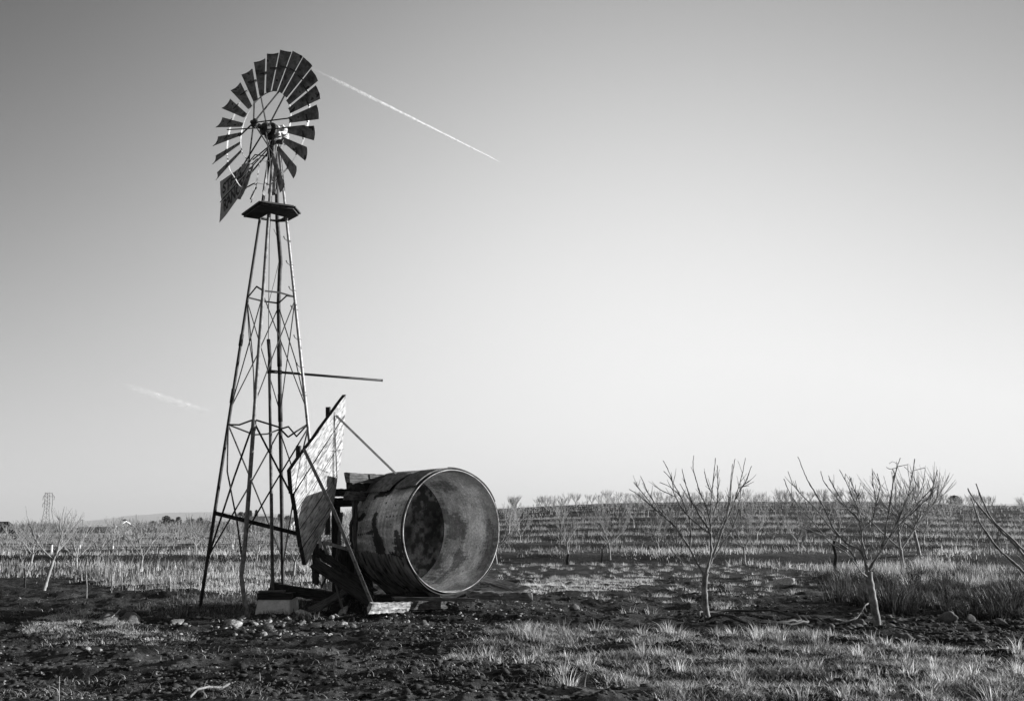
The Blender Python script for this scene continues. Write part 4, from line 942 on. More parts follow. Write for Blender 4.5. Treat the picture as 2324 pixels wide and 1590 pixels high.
field_grass()
def tufts(name, poly, dens, per, h0, w0, mt, label, seed, spread=.10, segs=3, lean=(.3, 1.1), tone=(0, 1), hvar=(.5, 1.3), pw=1.):
    rs = np.random.RandomState(seed); P = np.array([atZ(px, py, 0)[:2] for px, py in poly]); lo, hi = P.min(0) - .3, P.max(0) + .3
    n = int(dens * (hi[0] - lo[0]) * (hi[1] - lo[1])); x = rs.uniform(lo[0], hi[0], n); y = rs.uniform(lo[1], hi[1], n)
    k = (pixmask(x, y, poly) > .5) & (rs.rand(n) < sst(.34, .6, fbm(x * 1.3, y * 1.3, 0, 3, seed)) * .88 + .12) & (y > 3.5); x, y = x[k], y[k]; n = len(x)
    s = rs.uniform(*hvar, n) * (.6 + .8 * fbm(x * .8, y * .8, 5, 3, seed + 1)) ** pw
    X = np.repeat(x, per) + rs.normal(0, spread * .4, n * per); Yy = np.repeat(y, per) + rs.normal(0, spread * .4, n * per)
    S = np.repeat(s, per); dx = X - np.repeat(x, per); dy = Yy - np.repeat(y, per); r = np.hypot(dx, dy)
    yaw = np.arctan2(dy, dx) + rs.normal(0, .5, n * per); ln = np.clip(rs.uniform(*lean, n * per) * (.5 + r / spread), 0, 1.4)
    grass(name, np.stack([X, Yy, H(X, Yy) - .01], -1), h0 * S * rs.uniform(.5, 1.2, n * per), w0 * rs.uniform(.6, 1.3, n * per), yaw, ln, np.clip(rs.uniform(*tone, n * per) ** 1.7 * np.repeat(rs.uniform(.5, 1.6, n), per), 0, 1), mt, label, segs)
tufts('foreground_grass', POLY_FG, 230, 26, .09, .0075, M_GRD, 'low curling green grass filling the near right corner', 21, .14, 3, (.5, 1.5), (0, 1), (.4, 1.4), 1.6)
tufts('foreground_grass', POLY_FG, 9, 36, .19, .0095, M_GRD, 'taller tufts standing out of the near grass', 22, .13, 4, (.2, .9), (.3, 1), (.4, 1.3), 1.5)
tufts('short_grass', POLY_LP, 160, 22, .07, .007, M_GRD, 'short pale turf on the low mound at left', 23, .14, 2, (.3, 1.2), (.4, 1))
tufts('short_grass', POLY_TW, 60, 22, .13, .008, M_GRD, 'dull short grass round the foot of the tower', 24, .14, 3, (.2, .8), (0, .55))
tufts('tall_grass', POLY_RT, 6, 110, .38, .016, M_GRT, 'tall dark clumps of grass round the forked-trunk tree', 25, .34, 4, (.15, 1.0), (0, .6), (.45, 1.35), 2.3)
tufts('tall_grass', [(1870, 1302), (2120, 1295), (2330, 1310), (2600, 1320), (2600, 1345), (1880, 1330)], 14, 30, .42, .014, M_GR, 'sunlit straw-coloured grass heads behind the dark clumps', 26, .2, 3, (.1, .6), (.2, 1))
tufts('scattered_grass', [(1130, 1285), (1850, 1288), (1880, 1330), (1700, 1400), (1200, 1345), (1120, 1320)], 4., 34, .13, .009, M_GR, 'scattered pale tufts on the bare strip right of the tank', 27, .16, 3, (.3, 1), (.3, 1))
tufts('bright_stubble', [(1140, 1322), (1300, 1312), (1500, 1316), (1480, 1334), (1330, 1345), (1210, 1348)], 26, 20, .11, .012, M_GRB, 'bright sunlit stubble on the ground right of the tank', 28, .2, 2, (.5, 1.3), (.7, 1))
tufts('scattered_grass', [(1050, 1515), (1500, 1530), (1500, 1600), (900, 1600), (1050, 1550)], 7, 16, .07, .006, M_GRD, 'sparse wisps of grass on the trodden near ground', 29, .16, 2, (.5, 1.3), (.2, .9))
tufts('foreground_grass', [(1640, 1454), (1780, 1448), (1920, 1454), (2050, 1460), (2060, 1480), (1900, 1478), (1650, 1474)], 16, 40, .19, .009, M_GRD, 'tall bright grass blades along the near edge of the dark soil', 36, .14, 4, (.1, .8), (.4, 1))
tufts('dry_weeds', [(1430, 1385), (1530, 1380), (1525, 1402), (1440, 1402)], 1.6, 26, .36, .009, M_GR, 'stiff dry stalks on the dark soil left of the hose ring', 30, .2, 3, (.3, .9), (.4, 1))
tufts('dry_weeds', [(200, 1290), (440, 1292), (460, 1345), (300, 1348), (180, 1330)], 1.6, 12, .62, .012, M_GR, 'tall dry weed stalks at the field edge left of the tower', 31, .3, 3, (.1, .4), (.1, .8))
tufts('bright_stubble', [(330, 1300), (560, 1288), (720, 1284), (780, 1318), (660, 1345), (470, 1350), (380, 1348), (300, 1330)], 9, 14, .17, .014, M_GRB, 'bright sunlit straw behind the tower legs', 34, .3, 2, (.2, 1.2), (.2, 1))
def litter():
    rs = np.random.RandomState(51); n = 9000; px, py = rs.uniform(-40, 2400, n), 1345 + 255 * rs.rand(n) ** .8; Y = ygnd(py); X = (px - VW / 2) / FP * Y * .985
    k = fbm(X * 1.1, Y * 1.6, 0, 3, 52) > .52; X, Y = X[k], Y[k]; n = len(X)
    grass('straw_litter', np.stack([X, Y, H(X, Y) + .012], -1), rs.uniform(.03, .13, n), rs.uniform(.004, .009, n), rs.uniform(0, 6.28, n), rs.uniform(1.1, 1.5, n), rs.uniform(0, 1, n) ** 1.5, M_GRB2, 'pale straw and dead stalks littered on the dark soil', 3)
M_GRB2 = grass_mat('dead_straw', .06, .7, .3)
litter()
# ================================================================== STONES
def ico(n=2):
    import bmesh
    bm = bmesh.new(); bmesh.ops.create_icosphere(bm, subdivisions=n, radius=1); V = np.array([v.co[:] for v in bm.verts]); F = np.array([[v.index for v in f.verts] for f in bm.faces]); bm.free(); return V, F
IV, IF = ico(3); IV2, IF2 = ico(1)
rocks = []
for k in range(10):
    V = IV.copy(); d = 1 + (.75 if k < 6 else 1.1) * (fbm(V[:, 0] * 1.4 + 9 * k, V[:, 1] * 1.4, V[:, 2] * 1.4, 4, 200 + k) - .5)
    if k < 6:                                   # broken faces
        rg = np.random.RandomState(k)
        for _ in range(14):
            nn = rg.normal(size=3); nn /= np.linalg.norm(nn); c = rg.uniform(.32, .72); q = V @ nn; V = V - np.maximum(q - c, 0)[:, None] * nn[None]
    V = V * (d[:, None] if k >= 6 else (.6 + .4 * d)[:, None]) * np.array([1, .8, .62 if k < 6 else .75])
    me = np_mesh('rock', V, None, IF, k >= 6); rocks.append(me)
def rock(px, py, wpx, label, group=None, k=None, asp=1., mt=None, rg=random, sink=.25, name='rock'):
    p = atZ(px, py, 0); z = gz(p[0], p[1]); r = wpx / FP * p[1] / 2
    o = D.objects.new(name, rocks[k if k is not None else rg.randrange(10)]); COL.objects.link(o)
    if len(o.data.materials) == 0: o.data.materials.append(None)
    o.material_slots[0].link = 'OBJECT'; o.material_slots[0].material = mt or M_ROCK
    o.location = (p[0], p[1] + r * .3, z + r * asp * (.62 - sink)); o.scale = (r, r, r * asp); o.rotation_euler = (rg.uniform(-.4, .4), rg.uniform(-.4, .4), rg.uniform(0, 6.28))
    return tag(o, label, 'rock', group)
rg = random.Random(12)
for a in ((240, 1418, 46, 'rounded grassy boulder left of the speckled one at left', 6, .85, M_ROCKG), (292, 1416, 50, 'speckled rounded boulder beside the pale turf mound', 9, .75, M_ROCKG), (398, 1424, 60, 'low flat dark slab with a white corner between boulders and tower', 2, .7, M_ROCKD), (410, 1414, 18, 'small white stone perched on the low dark slab', 3, 1.0, M_ROCKW),
          (524, 1424, 52, 'pale jagged slab just left of the bent tower foot', 4, .8, M_ROCK), (600, 1432, 52, 'dark tilted slab with bright right edge before the well block', 1, .9, M_ROCKD), (627, 1398, 34, 'pale broken stone against the well block', 0, .8, M_ROCKW), (690, 1400, 40, 'large white broken rock right of the well block', 5, .9, M_ROCKW),
          (776, 1396, 48, 'white crumbling rock below the fallen beams', 0, .7, M_ROCKW), (733, 1392, 18, 'small upright white stone between the two white rocks', 2, 1.4, M_ROCKW), (735, 1430, 34, 'dark pointed stone in the rubble strip', 3, 1.1, M_ROCKD), (925, 1372, 20, 'pale angular stone against the bleached plank', 1, 1.3, M_ROCK),
          (980, 1377, 20, 'pointed pale stone right of the bleached plank', 4, 1.2, M_ROCK), (920, 1398, 26, 'rounded pale stone below the bleached plank', 7, .8, M_ROCK), (1162, 1366, 26, 'white flat stone before the squared beam', 8, .6, M_ROCK), (1290, 1330, 26, 'dark upright clod at the edge of the bright stubble', 2, 1.2, M_ROCKD),
          (2155, 1408, 38, 'large round grey cobble, leftmost of the big three at right', 9, 1.0, M_ROCKG), (2207, 1418, 46, 'broad angular grey boulder, middle of the big three at right', 5, .9, M_ROCKG), (2280, 1420, 36, 'flattish grey boulder, rightmost of the big three', 2, .8, M_ROCKG), (2135, 1398, 16, 'small cobble behind the large round one', 7, 1, M_ROCK),
          (1772, 1329, 60, 'long low pale slab on the bare strip left of the tall grass', 8, .16, M_ROCK), (1305, 1582, 50, 'dark rock at the bottom edge below the grass', 1, .8, M_ROCKD), (1303, 1388, 26, 'rounded dark stone alone on the soil right of the tank', 9, .9, M_ROCKD), (96, 1528, 20, 'pale stone near the bottom left corner', 3, .8, M_ROCK), (42, 1365, 20, 'small white stone at the far left edge', 2, .8, M_ROCK)):
    rock(a[0], a[1], a[2], a[3], None, a[4], a[5], a[6], rg)
def scatter(n, fx, fy, fw, label, group, mt, seed, ks=None, asp=(.5, 1.0)):
    r = random.Random(seed)
    for _ in range(n): 
        x, y = fx(r), 0
        y = fy(r, x); rock(x, y, fw(r), label, group, r.choice(ks) if ks else None, r.uniform(*asp), mt(r), r)
mt1 = lambda r: M_ROCK if r.random() < .6 else M_ROCKD
scatter(150, lambda r: r.uniform(370, 1120), lambda r, x: 1400 + r.random() ** 1.4 * 45 - (14 if x > 830 else 0), lambda r: 6 + 18 * r.random() ** 2, 'small pale broken stone in the rubble strip before the mill and tank', 'rubble stones before the mill', mt1, 1, (0, 1, 2, 3, 4, 5, 6))
scatter(85, lambda r: r.uniform(1870, 2420), lambda r, x: 1400 + r.random() * 62, lambda r: 8 + 20 * r.random() ** 2, 'rounded cobble in the dark heap at the right edge', 'cobbles at right', lambda r: M_ROCKG if r.random() < .75 else M_ROCKD, 2, (6, 7, 8, 9))
scatter(40, lambda r: r.uniform(0, 1300), lambda r, x: r.uniform(1440, 1585), lambda r: 6 + 14 * r.random() ** 2, 'small stone scattered on the dark near soil', 'stones on the near soil', mt1, 3)
def gravel(name, n, fpos, size, label, mt, seed):
    rs = np.random.RandomState(seed); x, y = fpos(rs, n); n = len(x); s = size[0] + (size[1] - size[0]) * rs.rand(n) ** 3; a = rs.uniform(0, 6.28, n)
    sc = np.stack([s, s * rs.uniform(.5, 1, n), s * rs.uniform(.25, .6, n)], -1)
    V = IV2[None] * (1 + .55 * (rs.rand(n, len(IV2), 1) - .5) * 2) * sc[:, None]
    V = np.stack([V[..., 0] * np.cos(a)[:, None] - V[..., 1] * np.sin(a)[:, None], V[..., 0] * np.sin(a)[:, None] + V[..., 1] * np.cos(a)[:, None], V[..., 2]], -1)
    V = V + np.stack([x, y, H(x, y) + s * .12], -1)[:, None]; k = len(IV2)
    F = (IF2[None] + (np.arange(n) * k)[:, None, None]).reshape(-1, 3)
    o = link(name, np_mesh(name, V.reshape(-1, 3), None, F), mt); tag(o, label, 'gravel', kind='stuff')
def pxr(x0, x1, y0, y1):
    def f(rs, n):
        px, py = rs.uniform(x0, x1, n), rs.uniform(y0, y1, n); Y = ygnd(py); X = (px - VW / 2) / FP * Y * .985
        k = fbm(X * 1.2, Y * 1.2, 0, 3, 77) + .25 * rs.rand(n) > .48; return X[k], Y[k]
    return f
gravel('pale_gravel', 5200, pxr(-40, 1500, 1385, 1600), (.003, .024), 'pale chips of stone strewn over the dark soil', M_ROCKM, 41)
gravel('pale_gravel', 1300, pxr(340, 1250, 1375, 1450), (.006, .06), 'pale broken chips in the rubble strip', M_ROCKM, 42)
gravel('dark_gravel', 16000, pxr(-40, 2400, 1350, 1600), (.006, .06), 'dark clods of turned soil', M_CLOD, 43)
gravel('dark_gravel', 3500, pxr(1850, 2400, 1392, 1475), (.015, .07), 'dark cobbles and clods at the right edge', M_CLOD, 44)
gravel('pale_gravel', 1500, pxr(1100, 1900, 1285, 1400), (.01, .06), 'pale stones on the bare strip right of the tank', M_ROCKM, 45)
# ================================================================== HOSES, STICKS
def hose(name, pts, r, label, cat='hose', mt=None, dz=.02):
    P = [(p[0], p[1], gz(p[0], p[1]) + dz) for p in pts]
    return tag(MB().tube(P, r, 8).build(name, mt or M_HOSE, smooth=True), label, cat)
c = atZ(1700, 1409, 0); ring = []
for i in range(100):
    t = -2.6 + i / 99 * 11.4; R_ = .90 + .05 * sin(t * 1.3) + (.05 if t > 3.4 else 0)
    ring.append((c[0] + R_ * cos(t), c[1] + R_ * .95 * sin(t)))
hose('irrigation_hose', ring, .022, 'black hose coiled in a wide double ring at the foot of the bare tree', dz=.085)
def line(pts, n=80, wob=.03, seed=0):
    r = random.Random(seed); P = [atZ(x, y, 0) for x, y in pts]; s = np.linspace(0, len(P) - 1, n); X = np.interp(s, range(len(P)), [p[0] for p in P]); Y = np.interp(s, range(len(P)), [p[1] for p in P])
    return [(a, b + wob * sin(i * .5 + seed) + r.uniform(-wob, wob) * .5) for i, (a, b) in enumerate(zip(X, Y))]
hose('drip_line', line([(1790, 1412), (1860, 1421), (1990, 1431), (2110, 1437), (2230, 1447), (2420, 1458)]), .016, 'black drip line running past the forked-trunk tree to the right edge', dz=.035)
hose('drip_line', line([(1840, 1403), (1900, 1412), (2000, 1425), (2080, 1432)], seed=2), .012, 'short black side hose between the hose ring and the cobbles', dz=.03)
hose('drip_line', line([(1140, 1291), (1250, 1290), (1360, 1285), (1500, 1283), (1700, 1283), (1900, 1285), (2100, 1286), (2420, 1289)], 160, .03, 3), .025, 'long black drip line along the edge of the orchard right of the tank', dz=.05)
def stick(name, pts, Y, r, label, cat='stake', mt=None):
    P = [atY(x, y, Y + dy) for x, y, dy in pts]; n = len(P); return tag(MB().tube(P, list(np.linspace(r, r * .6, n)), 7).build(name, mt or M_WOODD), label, cat)
stick('charred_post', [(1896, 1312, 0), (1894, 1280, .02), (1897, 1262, 0), (1891, 1238, 0), (1893, 1222, 0)], float(ygnd(1309)), .07, 'black knotty post left of the tall grass clump', 'post')
stick('charred_post', [(1288, 1290, 0), (1287, 1270, 0), (1290, 1256, 0)], float(ygnd(1286)), .09, 'short black stump right of the tank at the hose line', 'stump')
stick('stake', [(1363, 1284, 0), (1366, 1262, 0), (1366, 1244, 0)], float(ygnd(1283)), .05, 'dark stake just left of the tree at the hose line')
stick('stake', [(56, 1338, 0), (57, 1310, 0), (55, 1288, 0)], float(ygnd(1336)), .03, 'thin dark stake left of the nearest left tree')
stick('sapling', [(196, 1359, 0), (197, 1330, 0), (195, 1296, .1)], float(ygnd(1357)), .02, 'thin sapling stalk, left one of two, at the field edge left of the tower', 'sapling', M_BARK)
stick('sapling', [(252, 1350, 0), (254, 1320, 0), (253, 1285, .1)], float(ygnd(1349)), .02, 'taller thin sapling, right one of two, at the field edge left of the tower', 'sapling', M_BARK)
stick('thin_rod', [(134, 1600, 0), (134, 1560, 0), (135, 1533, 0)], 7.45, .0045, 'thin pale rod standing at the bottom edge on the left', 'rod', M_BARKM)
hose('fallen_twig', [atZ(x, y, 0) for x, y in ((430, 1597), (446, 1583), (470, 1572), (505, 1566), (520, 1560))], .012, 'pale curved twig lying on the soil at the bottom edge', 'twig', M_BARK, .03)
hose('fallen_branch', [atZ(x, y, 0) for x, y in ((250, 1425), (262, 1412), (270, 1400))], .012, 'short dead branch across the boulders at left', 'branch', M_BARK, .12)
stick('dead_stalk', [(714, 1410, 0), (722, 1398, 0), (724, 1388, 0)], 16.0, .012, 'pale broken stalk standing in the rubble strip', 'stalk', M_BARK)
stick('dead_stalk', [(714, 1410, .0), (713, 1402, 0), (712, 1395, 0)], 16.1, .01, 'shorter broken stalk beside the pale one in the rubble', 'stalk', M_BARK)
for i, (x, y0, y1, lb) in enumerate(((117.5, 1251, 1236, 'white trunk guard right of the nearest left tree'), (181, 1252, 1236, 'white trunk guard near the tree before the white roof'), (256, 1252, 1238, 'white trunk guard left of the straight-trunk tree'), (429, 1255, 1240, 'white trunk guard left of the tower'), (527, 1254, 1236, 'white trunk guard seen between the tower braces'), (1886, 1252, 1240, 'white trunk guard left of the forked-trunk tree'), (1365, 1190, 1184, 'tiny white trunk guard on the slope'), (1885, 1175, 1169, 'tiny white trunk guard high on the slope'), (1325, 1216, 1208, 'small white trunk guard on the lower slope'))):
    Y = float(ygnd(y0)); 
    for _ in range(6): q = atZ(x, y0, gz(*atY(x, y0, Y)[:2])); Y = q[1] if 5 < q[1] < 300 else Y
    p, q = atY(x, y0, Y), atY(x, y1, Y); p[2] = gz(p[0], p[1])
    w_ = max(.06, 1.8 / FP * Y * .5)
    tag(MB().tube([p, p + (q - p) * .5, q], w_, 8).build('trunk_guard', M_GUARD), lb, 'trunk guard')
# ================================================================== FAR BACKGROUND
def cone_tree(name, x, yb, yt, wpx, Y, label, seed, conifer=True, mt=None):
    rs = np.random.RandomState(seed); b = atY(x, yb, Y); t = atY(x, yt, Y); Ht = t[2] - b[2]; W = wpx / FP * Y / 2; e = empty(name, tuple(b), label, 'tree')
    MB().tube([b + [0, 0, -1], t * .9 + b * .1], [W * .12, W * .02], 6).build('trunk', M_BARK, e)
    n = 1500; z = rs.uniform(.06, 1, n)
    if conifer: rad = W * (1 - z) ** .8 * (.55 + .45 * np.abs(np.sin(z * 26))) * rs.uniform(.3, 1.05, n) + .1
    else: rad = W * np.sqrt(np.clip(1 - (2 * z - 1.0) ** 2, 0, 1)) * rs.uniform(.3, 1.1, n) * (.7 + .6 * fbm(z * 5, rs.uniform(0, 3, n), seed, 2))
    a = rs.uniform(0, 6.28, n); C = np.stack([b[0] + rad * np.cos(a), b[1] + rad * np.sin(a), b[2] + z * Ht], -1)
    s = Ht * .045; V = C[:, None] + rs.normal(0, s, (n, 3, 3)) * np.array([1, 1, .7]); V = V.reshape(-1, 3)
    link('crown', np_mesh('crown', V, None, np.arange(n * 3).reshape(-1, 3)), mt or M_LEAF, e)
M_LEAF = mat('dark_foliage', .02, .07, 1.5, rough=.8, bump=0)
for a in (('conifer_tree', 567, 1186, 1158, 10, 380, 'pointed conifer, left of the two tall ones behind the tower', 1), ('conifer_tree', 580, 1186, 1157, 11, 370, 'pointed conifer, right of the two tall ones beside the far house', 2), ('conifer_tree', 555, 1188, 1162, 9, 390, 'narrow conifer partly behind the slanting tower brace', 3), ('conifer_tree', 632, 1190, 1166, 11, 380, 'small conifer right of the far house roof', 4)): cone_tree(*a)
for a in (('leafy_tree', 375, 1204, 1170, 22, 260, 'dark leafy tree with a pointed top left of the tower', 11), ('leafy_tree', 390, 1204, 1178, 26, 250, 'dark rounded tree joined to the pointed-top tree', 12), ('leafy_tree', 432, 1204, 1177, 34, 255, 'wide dark leafy tree nearer the tower', 13), ('leafy_tree', 466, 1204, 1180, 30, 250, 'dark leafy tree touching the left tower leg', 14), ('leafy_tree', 412, 1206, 1186, 30, 240, 'low dark bush between the leafy trees', 15), ('leafy_tree', 345, 1206, 1182, 26, 240, 'low dark bush left of the pointed-top tree', 21), ('leafy_tree', 452, 1206, 1174, 16, 250, 'slim dark tree between the two wide dark trees left of the tower', 22), ('leafy_tree', 402, 1206, 1173, 14, 262, 'slim dark tree right behind the rounded tree', 23), ('leafy_tree', 510, 1206, 1183, 30, 250, 'low dark bush between the two left tower legs', 24), ('leafy_tree', 545, 1192, 1162, 22, 350, 'pale loose-crowned tree left of the far conifers', 16), ('leafy_tree', 652, 1192, 1170, 18, 330, 'loose far tree right of the small conifer', 17), ('leafy_tree', 2167, 1152, 1124, 34, 175, 'dense dark bare-twig bush at the top end of the climbing row', 18), ('leafy_tree', 281, 1203, 1178, 16, 240, 'dark narrow bush left of the straight-trunk tree', 19)): cone_tree(*a, False)
M_ROOFD = mat('dark_roof', .03, .07, 3, bump=0); M_WHITE = mat('white_wall', .6, .75, 2, bump=0); M_ROOFM = mat('grey_roof', .1, .18, 2, bump=0)
def gable_house(x0, x1, yb, ye, yr, Y, depth, label, wm_, rm_, gable_left=True, win=True):
    a, b = atY(x0, yb, Y), atY(x1, yb, Y); w = b[0] - a[0]; ez = atY(x0, ye, Y)[2] - a[2]; rz = atY(x0, yr, Y)[2] - a[2]; z0 = a[2]
    e = empty('house', ((a[0] + b[0]) / 2, Y + depth / 2, z0), label, 'house'); o = np.array([a[0], Y, z0])
    V = [o + p for p in np.array([(0, 0, -2), (w, 0, -2), (w, depth, -2), (0, depth, -2), (0, 0, ez), (w, 0, ez), (w, depth, ez), (0, depth, ez), (0, depth / 2, rz), (w, depth / 2, rz)], float)]
    MB().add(V, [(0, 1, 5, 4), (1, 2, 6, 9, 5), (2, 3, 7, 6), (3, 0, 4, 8, 7)]).build('wall', wm_, e)
    q = .5
    MB().add([o + p for p in np.array([(-q, -q, ez - .1), (w + q, -q, ez - .1), (w + q, depth / 2, rz + .15), (-q, depth / 2, rz + .15), (-q, depth + q, ez - .1), (w + q, depth + q, ez - .1), (-q, -q, ez + .1), (w + q, -q, ez + .1), (w + q, depth / 2, rz + .35), (-q, depth / 2, rz + .35), (-q, depth + q, ez + .1), (w + q, depth + q, ez + .1)], float)],
             [(0, 3, 2, 1), (3, 4, 5, 2), (6, 7, 8, 9), (9, 8, 11, 10), (0, 1, 7, 6), (5, 4, 10, 11), (1, 2, 8, 7), (2, 5, 11, 8), (0, 6, 9, 3), (3, 9, 10, 4)]).build('roof', rm_, e)
    if win:
        for k in (1, 3): MB().box(o[0] + w * k / 4.5, o[0] + w * k / 4.5 + w * .12, Y - .05, Y + .02, z0 + .8, z0 + ez * .85).build('window', M_ROOFD, e)
    return e
# barn at the left edge: gable end to the camera
def barn(xl, xa, xr, yb, ye, yr, Y, label):
    e = empty('barn', tuple(atY(xa, yb, Y)), label, 'barn'); p = [atY(xl, yb, Y), atY(xr, yb, Y), atY(xr, ye, Y), atY(xa, yr, Y), atY(xl, ye, Y)]; dd = np.array([-9, 6, 0.])
    P2 = [q + dd for q in p]
    MB().add(p + P2, [(0, 1, 2, 3, 4), (1, 6, 7, 2), (0, 4, 9, 5)]).build('wall', M_WHITE, e)
    k = np.array([-.3, -.4, 0]); u = np.array([0, 0, .35])
    r = [p[4] + k + [-.8, 0, -.3], p[3] + k + u, p[2] - k * [1, -1, 1] + [.8, 0, -.3]]; r2 = [q + dd for q in r]; t = np.array([0, 0, .25])
    MB().add(r + r2 + [q + t for q in r + r2], [(0, 1, 4, 3), (1, 2, 5, 4), (6, 9, 10, 7), (7, 10, 11, 8), (0, 6, 7, 1), (1, 7, 8, 2), (0, 3, 9, 6), (2, 8, 11, 5)]).build('roof', M_ROOFD, e)
    MB().box(p[0][0] + .25 * (p[1][0] - p[0][0]), p[0][0] + .8 * (p[1][0] - p[0][0]), Y - .08, Y - .02, p[0][2], p[4][2] * .95 + .05 * p[0][2]).build('door', M_ROOFD, e)
barn(14, 25, 37, 1213, 1200, 1189, 185, 'dark-roofed barn with a white gable at the left edge')
gable_house(190, 259, 1206, 1195, 1184.5, 190, 9, 'long low building with a bright white roof behind the orchard at left', M_ROOFM, M_WHITE, win=False)
gable_house(558, 606, 1194, 1184, 1172, 340, 12, 'grey-roofed far house beside the conifers', M_ROOFM, M_ROOFM)
gable_house(600, 660, 1195, 1186, 1175, 325, 12, 'wider far house with white eaves, seen between tower legs', M_WHITE, M_ROOFM)
M_STEEL = mat('lattice_steel', .015, .03, 2, bump=0)
def pylon():
    Y = 640.; px = lambda x, y: atY(x, y, Y); e = empty('transmission_tower', tuple(px(107.5, 1204)), 'tall lattice power pylon with two crossarms on the left skyline', 'pylon'); r = .12
    def lat(x0t, x1t, yt, x0b, x1b, yb, n):
        mb = MB(); pr = None; D_ = np.array([0, 4., 0])
        for i in range(n + 1):
            k = i / n; a = px(x0t + (x0b - x0t) * k, yt + (yb - yt) * k); b = px(x1t + (x1b - x1t) * k, yt + (yb - yt) * k); w = abs(b[0] - a[0]); c4 = [a + [0, -w / 2, 0], b + [0, -w / 2, 0], b + [0, w / 2, 0], a + [0, w / 2, 0]]
            if pr:
                for j in range(4): mb.tube([pr[j], c4[j]], r * 1.3, 3)
                mb.tube([pr[0], c4[1]], r * .8, 3); mb.tube([pr[1], c4[0]], r * .8, 3)
            pr = c4
        return mb
    m = lat(105.5, 116, 1117, 104, 116, 1141, 3); m2 = lat(104, 116, 1141, 103, 114, 1157, 2); m3 = lat(103, 114, 1157, 96, 119, 1204, 4)
    for q in (m2, m3):
        b = len(m.v); m.v += q.v; m.f += [tuple(b + i for i in f) for f in q.f]
    m.build('lattice', M_STEEL, e)
    a = MB()
    for s in (0,):
        o = np.array([0, s * 1.2, 0]); a.tube([px(98.5, 1126) + o, px(123.5, 1126) + o], r, 4)
        a.tube([px(98.5, 1126) + o, px(105.5, 1117.5) + o], r, 4).tube([px(123.5, 1126) + o, px(116, 1117.5) + o], r, 4).tube([px(105.5, 1117.5) + o, px(116, 1117.5) + o], r, 4)
    a.build('crossarm', M_STEEL, e)
    a = MB()
    for s in (0,): o = np.array([0, s * 1.2, 0]); a.tube([px(97.5, 1142) + o, px(116, 1142) + o], r, 4).tube([px(97.5, 1142) + o, px(105, 1134) + o], r, 4)
    a.build('crossarm', M_STEEL, e)
    for x, y in ((98.5, 1126), (123.5, 1126), (97.5, 1142)): MB().tube([px(x, y), px(x - 1.2, y + 8)], .16, 5).build('insulator', M_STEEL, e)
pylon()
def pole(x, yb, yt, Y, arm, label):
    b, t = atY(x, yb, Y), atY(x, yt, Y); e = empty('utility_pole', tuple(b), label, 'utility pole'); r = .5 / FP * Y
    MB().tube([b + [0, 0, -.5], t], [r * 1.1, r * .8], 7).build('pole', M_WOODD, e)
    if arm: p = atY(x, yt + arm * .5, Y); w = arm / FP * Y; MB().tube([p + [-w, 0, 0], p + [w, 0, 0]], r * .7, 6).build('crossarm', M_WOODD, e)
pole(187, 1204, 1178, 290, 4.5, 'utility pole with a crossarm left of the long white roof'); pole(309, 1204, 1166, 260, 0, 'bare tall pole right of the long white roof'); pole(477, 1204, 1168, 270, 0, 'bare pole just left of the tower leg'); pole(490.5, 1203, 1180, 300, 5, 'utility pole with a crossarm beside the left tower leg'); pole(2249 - 500 - 11, 1150, 1114, 150, 0, 'thin post on the crest behind the gap between the two near trees')
# far ridges
def ridge(name, pts, Y, depth, seed, label_mat):
    rs = np.random.RandomState(seed); xs = np.linspace(pts[0][0], pts[-1][0], 260); ys = np.interp(xs, [p[0] for p in pts], [p[1] for p in pts]) + 1.2 * (fbm(xs * .03, 0 * xs, 0, 4, seed) - .5) * 2
    T = np.array([atY(x, y, Y) for x, y in zip(xs, ys)]); n = len(xs); rows = []
    for k, f in enumerate((-1, -.6, -.3, 0, .5, 1)):
        P = T.copy(); P[:, 1] += f * depth; P[:, 2] = np.maximum(T[:, 2], 0) * (1 - abs(f)) ** .8 + (0 if abs(f) < 1 else -5) + (abs(f) > 0) * (abs(f) < 1) * 12 * (fbm(xs * .05, xs * 0 + k, 0, 3, seed) - .5); rows.append(P)
    V = np.concatenate(rows); i = (np.arange(5)[:, None] * n + np.arange(n - 1)[None]).ravel(); F = np.stack([i, i + 1, i + n + 1, i + n], -1)
    o = link(name, np_mesh(name, V, F, None, True), label_mat); tag(o, kind='structure')
M_HILL = mat('hill_scrub', .06, .12, .002, bump=0)
ridge('hills', [(-700, 1188), (-200, 1192), (30, 1191), (110, 1188), (200, 1181), (280, 1171), (380, 1163), (470, 1161), (560, 1163), (700, 1168), (900, 1180), (1100, 1190)], 14000, 1500, 3, M_HILL)
ridge('hills', [(1900, 1192), (2060, 1168), (2150, 1152), (2230, 1144), (2330, 1141), (2600, 1150), (2900, 1180)], 14300, 1500, 4, M_HILL)
# haze: even air from the ground to just above the hills
hz = MB().box(-13500, 15500, -60, 16200, -7, 430).build('haze', None); tag(hz, kind='stuff')
m = D.materials.new('haze'); m.use_nodes = True; nt = m.node_tree; nt.nodes.clear(); out = N(nt, 'ShaderNodeOutputMaterial'); pv = N(nt, 'ShaderNodeVolumePrincipled', i={'Density': .00010, 'Anisotropy': .1}); pv.inputs['Color'].default_value = (.75, .75, .75, 1)
nt.links.new(pv.outputs[0], out.inputs['Volume']); hz.data.materials.append(m)
